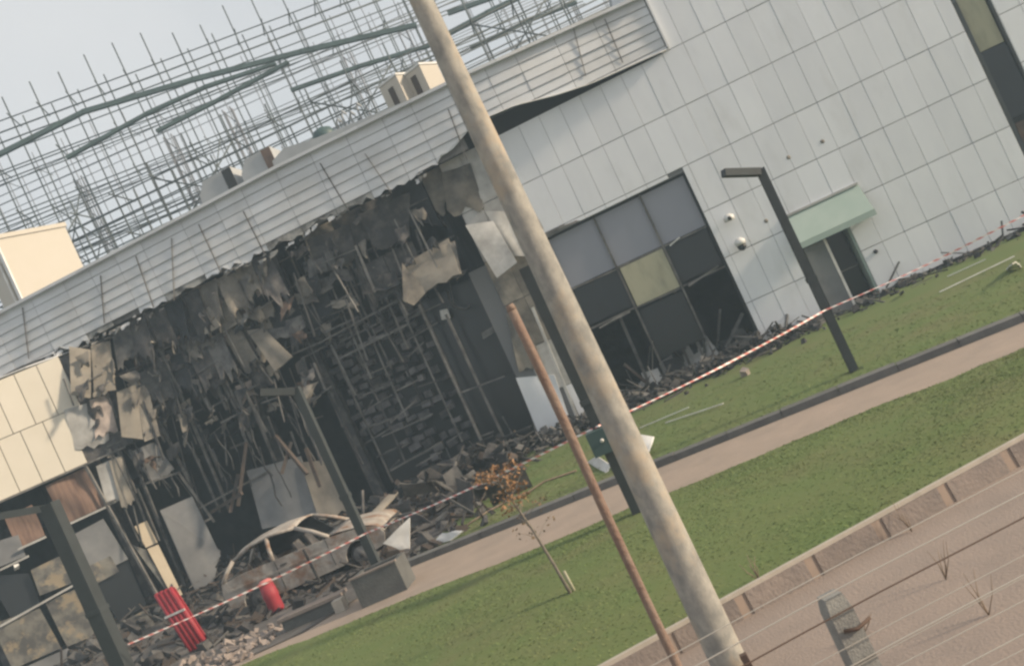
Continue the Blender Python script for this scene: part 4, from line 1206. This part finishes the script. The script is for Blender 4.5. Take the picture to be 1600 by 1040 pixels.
for sg in (1, -1):
    for nm, pp in (('pillar', [(0.08, 0.80, 0.88), (0.25, 0.72, 1.08), (0.45, 0.63, 1.25)]), ('pillar', [(1.42, 0.81, 0.90), (1.40, 0.72, 1.2), (1.40, 0.62, 1.42)]), ('pillar', [(2.85, 0.80, 0.88), (2.5, 0.72, 1.14), (2.12, 0.62, 1.36)]), ('roof_rail', [(0.44, 0.63, 1.24), (1.0, 0.63, 1.41), (1.5, 0.63, 1.44), (2.14, 0.63, 1.36)])):
        q = [C(x, y * sg, z) for x, y, z in pp]
        tube(nm, q, 0.05 if nm == 'pillar' else 0.04, 'car_burnt', car, n=8)
    for cx in (0.75, 3.38):
        w = thing_wheel = tube('wheel', [C(cx, sg * 0.6, 0.22), C(cx, sg * 0.79, 0.22)], 0.25, 'char', car, n=20)
        tube('rim', [C(cx, sg * 0.78, 0.22), C(cx, sg * 0.81, 0.22)], [0.2, 0.19], 'ash', w, n=20)
        tube('hub', [C(cx, sg * 0.80, 0.22), C(cx, sg * 0.83, 0.22)], 0.06, 'char', w, n=10)
    bar('door_gap', C(1.45, sg * 0.845, 0.2), C(1.45, sg * 0.845, 0.88), 0.012, 'gap', car, up=N)
    bar('door_gap', C(2.75, sg * 0.845, 0.25), C(2.75, sg * 0.845, 0.86), 0.012, 'gap', car, up=N)
    bar('waist_crease', C(0.2, sg * 0.85, 0.66), C(3.6, sg * 0.85, 0.62), 0.02, 'car_burnt', car, h=0.05)
    bar('door_handle', C(1.55, sg * 0.86, 0.74), C(1.72, sg * 0.86, 0.74), 0.03, 'char', car)
for x in (0.95, 2.05):
    for y in (-0.38, 0.38):
        bent('seat_frame', C(x, y - 0.22, 0.35), C(x, y + 0.22, 0.35), C(x - 0.2, y + 0.2, 1.05), C(x - 0.2, y - 0.2, 1.05), 0.06, 0.02, 3, 'char', car, nu=3, nv=3)
bent('window_dark_sheet', C(0.5, -0.55, 0.85), C(2.5, -0.6, 0.85), C(2.1, -0.5, 1.36), C(0.6, -0.5, 1.3), 0.03, 0.03, 12, 'soot', car)  # added black sheet that paints the dark seen through the car windows
bent('front_wreck', C(3.98, -0.7, 0.25), C(3.98, 0.7, 0.25), C(4.05, 0.7, 0.62), C(4.05, -0.7, 0.62), 0.04, 0.04, 9, 'char', car)

# ------------------------------------------------------------------ objects round the car
ba = W(-14.25, 8.7, 0)
rb = thing('red_barrier', ba, 'red ribbed plastic barrier leaning at lower left, white band across', 'barrier')
for k in range(4):
    a_ = W(-14.30 + k * 0.115, 8.78, 0.03)
    b_ = W(-14.72 + k * 0.115, 8.45, 1.40)
    tube('rib', [a_, a_.lerp(b_, 0.5) + N * 0.01, b_], 0.062, 'red', rb, n=10)
slab('back_sheet', W(-14.38, 8.74, 0.0), W(-13.88, 8.74, 0.0), W(-14.30, 8.41, 1.38), W(-14.78, 8.41, 1.38), -N * 0.03, 'red', rb)
for f0 in (0.62,):
    a_ = W(-14.38, 8.86, 0.03).lerp(W(-14.80, 8.53, 1.40), f0)
    bar('white_band', a_, a_ + T * 0.50, 0.02, 'white', rb, h=0.045)
rd = thing('red_drum', W(-12.42, 8.3, 0), 'small red drum with pale top between barrier and planter', 'drum')
tube('body', [W(-12.42, 8.3, z) for z in (0, 0.05, 0.3, 0.34, 0.62)], [0.15, 0.165, 0.16, 0.175, 0.15], 'red', rd, n=18)
tube('lid', [W(-12.42, 8.3, 0.62), W(-12.42, 8.3, 0.68), W(-12.42, 8.3, 0.72)], [0.155, 0.15, 0.09], 'red_pale', rd, n=18)
pl = thing('planter', W(-9.0, 11.4, 0), 'dark grey concrete planter box at the end of the path kerb', 'planter')
def planter_box():
    s0, s1, d0, d1, z1 = sd(PW(548, 910, 11.75))[0], sd(PW(618, 880, 11.75))[0], 11.1, 11.75, 0.5
    for nm, q in (('front', (s0, s1, d1 - 0.08, d1)), ('back', (s0, s1, d0, d0 + 0.08)), ('end', (s0, s0 + 0.08, d0 + 0.08, d1 - 0.08)), ('end', (s1 - 0.08, s1, d0 + 0.08, d1 - 0.08))):
        wbox(nm, q[0], q[1], q[2], q[3], -0.05, z1, 'concrete', pl)
    wbox('soil', s0 + 0.08, s1 - 0.08, d0 + 0.08, d1 - 0.08, 0.0, 0.45, 'char', pl)
    wbox('rim', s0 - 0.02, s1 + 0.02, d1 - 0.06, d1 + 0.02, z1, z1 + 0.03, 'kerb_stone', pl)
planter_box()
lw_ = thing('low_wall', W(-10.6, 10.6, 0), 'low grey concrete bench wall left of the planter', 'low wall')
wbox('wall', -11.1, -9.85, 10.75, 11.0, -0.05, 0.2, 'concrete', lw_)
wbox('cap', -11.15, -9.8, 10.7, 11.05, 0.2, 0.26, 'kerb_stone', lw_)
wbox('end_block', -9.95, -9.75, 11.06, 11.25, -0.05, 0.2, 'kerb_top', lw_)

def piece(name, label, cat, q, m_, seed, amp=0.02, th=0.03, ground=True, rag=0.0, group=None):
    o = bent(name, *[V(p) for p in q], th, amp, seed, m_, rag=rag, nu=4, nv=4)
    return tag(o, label, cat, group)
piece('white_sheet', 'white triangular sheet standing behind the planter', 'sheet', [PW(625, 858, 10.6), PW(640, 856, 10.6), PW(640, 808, 10.4), PW(598, 848, 10.5)], 'white', 1)
piece('white_sheet', 'white crumpled sheet lying on the grass right of the planter', 'sheet', [PG(676, 850, 0.05), PG(705, 844, 0.05), PG(722, 828, 0.14), PG(690, 832, 0.2)], 'white', 2, 0.05)
piece('white_sheet', 'pale triangular sheet sticking out right of the concrete pole', 'sheet', [PG(985, 722, 0.05), PG(1008, 718, 0.05), PG(1008, 718, 0.0) + V((0.34, 0.25, 0.30)), PG(985, 722, 0.0) + V((0.0, 0.3, 0.66))], 'white', 3)
piece('white_sheet', 'white scrap on the grass under the teal junction box', 'sheet', [PG(918, 722, 0.04), PG(945, 738, 0.04), PG(955, 726, 0.1), PG(930, 712, 0.22)], 'white', 4)
piece('white_sheet', 'white pointed scrap on the grass at far right under the wall', 'sheet', [PG(1572, 422, 0.04), PG(1596, 418, 0.04), PG(1590, 412, 0.18), PG(1582, 412, 0.34)], 'white', 5)
for i, (a_, b_, lab) in enumerate((((1000, 668), (1076, 636), 'thin white metal strip lying nearest the pole on the strip edge'), ((1040, 660), (1130, 630), 'bright white metal strip lying on the grass edge under the window'), ((1480, 432), (1540, 405), 'white metal strip leaning by the wall foot, far right upper one'), ((1468, 456), (1585, 400), 'long white metal strip by the wall foot, far right lower one'))):
    pa, pb = PG(*a_, 0.06), PG(*b_, 0.09)
    o = bar('metal_strip', pa, pb, 0.035, 'white', None, h=0.02)
    tag(o, lab, 'metal strip', 'white metal strips on the ground')
hs = tube('cable', [PG(720, 826, 0.04), PG(760, 800, 0.08), PG(800, 778, 0.06), PG(826, 768, 0.1), PG(850, 752, 0.05), PG(900, 735, 0.06)], 0.022, 'dry_stem', n=6)
tag(hs, 'pale cable trailing over the grass left of the rusty post', 'cable')
for i, (x, y, w_, h_, d_, m_, lab) in enumerate(((1020, 612, 0.45, 0.35, 0.4, 'panel_tan', 'pale broken block in the debris under the window, nearest the pole'), (1168, 588, 0.35, 0.3, 0.4, 'rubble_pink', 'pinkish broken block at the right end of the window debris'), (1110, 560, 0.3, 0.45, 0.3, 'ash', 'grey broken block standing in the debris under the window'), (1172, 530, 0.4, 0.4, 0.3, 'rubble_pink', 'pinkish rubble lump against the white wall beside the window'), (950, 770, 0.01, 0.01, 0.01, 'ash', ''))):
    if not lab:
        continue
    p = PG(x, y, 0.0)
    rr = random.Random(i)
    v, f = chunk_geo(p + UP * h_ * 0.35, max(w_, h_) * 0.55, rr, 1.4)
    tag(M('broken_block', v, f, m_), lab, 'broken block', 'broken blocks in the debris')

# rubble: charred mass along the foot of the buildings
def rubble(name, label, n, region, rmin, rmax, hfun, mats, seed, bars=0.5):
    rg = random.Random(seed)
    for k, m_ in enumerate(mats):
        parts = []
        for i in range(n // len(mats)):
            s, d = region(rg)
            hh = hfun(s, d)
            p = W(s, d, rg.uniform(0, hh))
            r = rg.uniform(rmin, rmax) * (0.6 + 0.4 * rg.random())
            if rg.random() < bars:
                q = p + V((rg.uniform(-1, 1), rg.uniform(-1, 1), rg.uniform(-.3, .35))).normalized() * rg.uniform(0.3, 0.9)
                parts.append((bar_geo(p, q, rg.uniform(0.02, 0.06)), BOXF))
            else:
                parts.append(chunk_geo(p, r, rg))
        v, f = merge(parts)
        o = stuff(M(name, v, f, m_, org=V((0, 0, 0))))
        tag(o, label[k], 'rubble')
rubble('rubble', ['black charred rubble heaped along the foot of the white wall', 'grey ash rubble heaped along the foot of the white wall'], 1100,
       lambda r: (r.uniform(-8, 14) if r.random() < 0.35 else r.uniform(-7, 1.5), abs(r.gauss(0, 0.85)) + 0.12), 0.04, 0.20, lambda s, d: (0.42 if s < 0.8 else 0.10) * math.exp(-(d / 1.6) ** 2) + 0.05, ['char', 'ash'], 5)
rubble('rubble', ['black charred rubble covering the showroom forecourt', 'grey ash rubble covering the showroom forecourt', 'brown charred timber rubble on the showroom forecourt'], 1500,
       lambda r: (r.uniform(-22, -7.2), r.uniform(-3, 9.3)), 0.06, 0.30, lambda s, d: 0.7 * math.exp(-((d - 0.5) / 3.2) ** 2) + 0.08, ['char', 'ash', 'timber_char'], 6)
rubble('rubble', ['pinkish plaster rubble strewn beside the path at lower left'], 320,
       lambda r: (r.uniform(-15.5, -11.3), r.uniform(9.7, 11.9)), 0.04, 0.13, lambda s, d: 0.05, ['rubble_pink'], 7, 0.04)
# larger charred heap right of the car, before the block wall
rg = random.Random(13)
hp = thing('debris_heap', W(-9.6, 3.6, 0), 'tall heap of charred sheets and beams between car and block wall', 'debris heap')
for k in range(46):
    s, d = rg.gauss(-9.3, 1.1), rg.gauss(4.3, 1.6)
    z = max(0, 0.9 - abs(s + 9.3) * 0.4 - abs(d - 4.0) * 0.2)
    p = W(s, d, rg.uniform(0, z))
    if k % 2:
        e = p + V((rg.uniform(-1, 1), rg.uniform(-.6, .6), rg.uniform(-.1, .5))).normalized() * rg.uniform(0.5, 1.5)
        bar('beam', p, e, rg.uniform(0.05, 0.12), rg.choice(('char', 'steel_burnt', 'ash')), hp)
    else:
        u = V((rg.uniform(-1, 1), rg.uniform(-.5, .5), rg.uniform(-.2, .3))).normalized() * rg.uniform(0.4, 1.0)
        w_ = V((rg.uniform(-.4, .4), rg.uniform(-.7, .3), rg.uniform(.2, .8))).normalized() * rg.uniform(0.3, 0.8)
        bent('sheet', p, p + u, p + u + w_, p + w_, 0.02, 0.06, k, rg.choice(('char', 'ash', 'panel_charred', 'char')), hp, nu=4, nv=4, rag=0.2)
pan = piece('light_sheet', 'pale bent sheet rising right of the car bonnet', 'sheet', [PW(566, 812, 6.0), PW(590, 805, 6.0), PW(622, 768, 5.2), PW(608, 772, 5.2)], 'panel_tan', 31, 0.04)

# ------------------------------------------------------------------ young tree and dry weeds
def sapling():
    b = V((-0.66, 11.37, 0.0))
    t = thing('young_tree', b, 'thin staked young tree with withered orange leaves on the lawn', 'tree')
    rg = random.Random(2)
    tr = [b, b + V((-0.04, 0, 0.45)), b + V((-0.10, 0.02, 0.95)), b + V((-0.18, 0, 1.4)), b + V((-0.26, 0.02, 1.75))]
    tube('trunk', tr, [0.026, 0.02, 0.016, 0.011, 0.005], 'bark', t, n=7)
    tube('stake', [b + V((0.05, 0.03, 0)), b + V((0.03, 0.03, 0.34))], 0.02, 'board', t, n=6)
    lv = {'leaf_orange': ([], []), 'leaf_brown': ([], [])}
    twigs = []
    for k in range(40):
        f0 = rg.uniform(0.42, 1.0)
        i = min(3, int(f0 * 4))
        p = tr[i].lerp(tr[i + 1], f0 * 4 - i)
        a = rg.uniform(0, 6.28)
        e = p + V((math.cos(a), math.sin(a), rg.uniform(0.1, 0.9))) * rg.uniform(0.12, 0.36)
        twigs.append(tube_geo([p, p.lerp(e, 0.5) + UP * 0.02, e], [0.006, 0.004, 0.002], 4))
        key = 'leaf_orange' if p.z > 1.15 else 'leaf_brown'
        if p.z < 1.2 and rg.random() < 0.35:
            continue
        for j in range(14 if p.z > 1.25 else 7):
            c = p.lerp(e, rg.uniform(0.3, 1.15)) + V((rg.gauss(0, .03), rg.gauss(0, .03), rg.gauss(0, .03)))
            u = V((rg.uniform(-1, 1), rg.uniform(-1, 1), rg.uniform(-1, .4))).normalized() * rg.uniform(0.03, 0.06)
            w_ = u.cross(V((rg.uniform(-1, 1), rg.uniform(-1, 1), rg.uniform(-1, 1)))).normalized() * rg.uniform(0.012, 0.024)
            v, f = lv[key]
            q = len(v)
            v += [c, c + u * 0.5 + w_, c + u, c + u * 0.5 - w_]
            f.append((q, q + 1, q + 2, q + 3))
    v, f = merge(twigs)
    M('twigs', v, f, 'bark', t)
    for k, (v, f) in lv.items():
        M('crown', v, f, k, t)
sapling()
rg = random.Random(17)
for i, (x, y, h_, lab) in enumerate(((1186, 905, 0.22, 'pale dry grass tuft at the kerb right of the concrete pole'), (1478, 905, 0.35, 'thin dry brown weed on the road behind the wires, upper right'), (1425, 830, 0.3, 'thin dry brown weed by the kerb stones, right'), (1350, 990, 0.2, 'thin dry weed beside the fence post'), (1545, 960, 0.3, 'thin dry weed in the lower right corner'))):
    p = PG(x, y, -0.2 if i else 0.02)
    w_ = thing('dry_weed', p, lab, 'weed', 'dry weeds on the near ground')
    for k in range(5):
        e = p + V((rg.uniform(-.12, .12), rg.uniform(-.12, .12), h_ * rg.uniform(0.6, 1.1)))
        tube('stem', [p, p.lerp(e, 0.5) + V((rg.uniform(-.03, .03), 0, 0)), e], [0.005, 0.004, 0.002], 'dry_stem', w_, n=4)

# ------------------------------------------------------------------ thin haze in the air
def haze():
    x0, x1, y0, y1, z0, z1 = -420, 420, -70, 420, -1.3, 28
    vs_ = [V(p) for p in ((x0, y0, z0), (x1, y0, z0), (x1, y1, z0), (x0, y1, z0), (x0, y0, z1), (x1, y0, z1), (x1, y1, z1), (x0, y1, z1))]
    o = stuff(M('haze', vs_, BOXF, 'gap', org=V((0, 0, 0))))
    mm = bpy.data.materials.new('haze')
    mm.use_nodes = True
    nn = mm.node_tree.nodes
    nn.clear()
    ou = nn.new('ShaderNodeOutputMaterial')
    pv_ = nn.new('ShaderNodeVolumePrincipled')
    pv_.inputs['Color'].default_value = (0.62, 0.82, 1.0, 1)
    pv_.inputs['Density'].default_value = 0.0025
    mm.node_tree.links.new(pv_.outputs[0], ou.inputs['Volume'])
    o.data.materials.clear()
    o.data.materials.append(mm)
    tag(o, 'thin pale haze filling the air of the whole scene', 'haze')
haze()
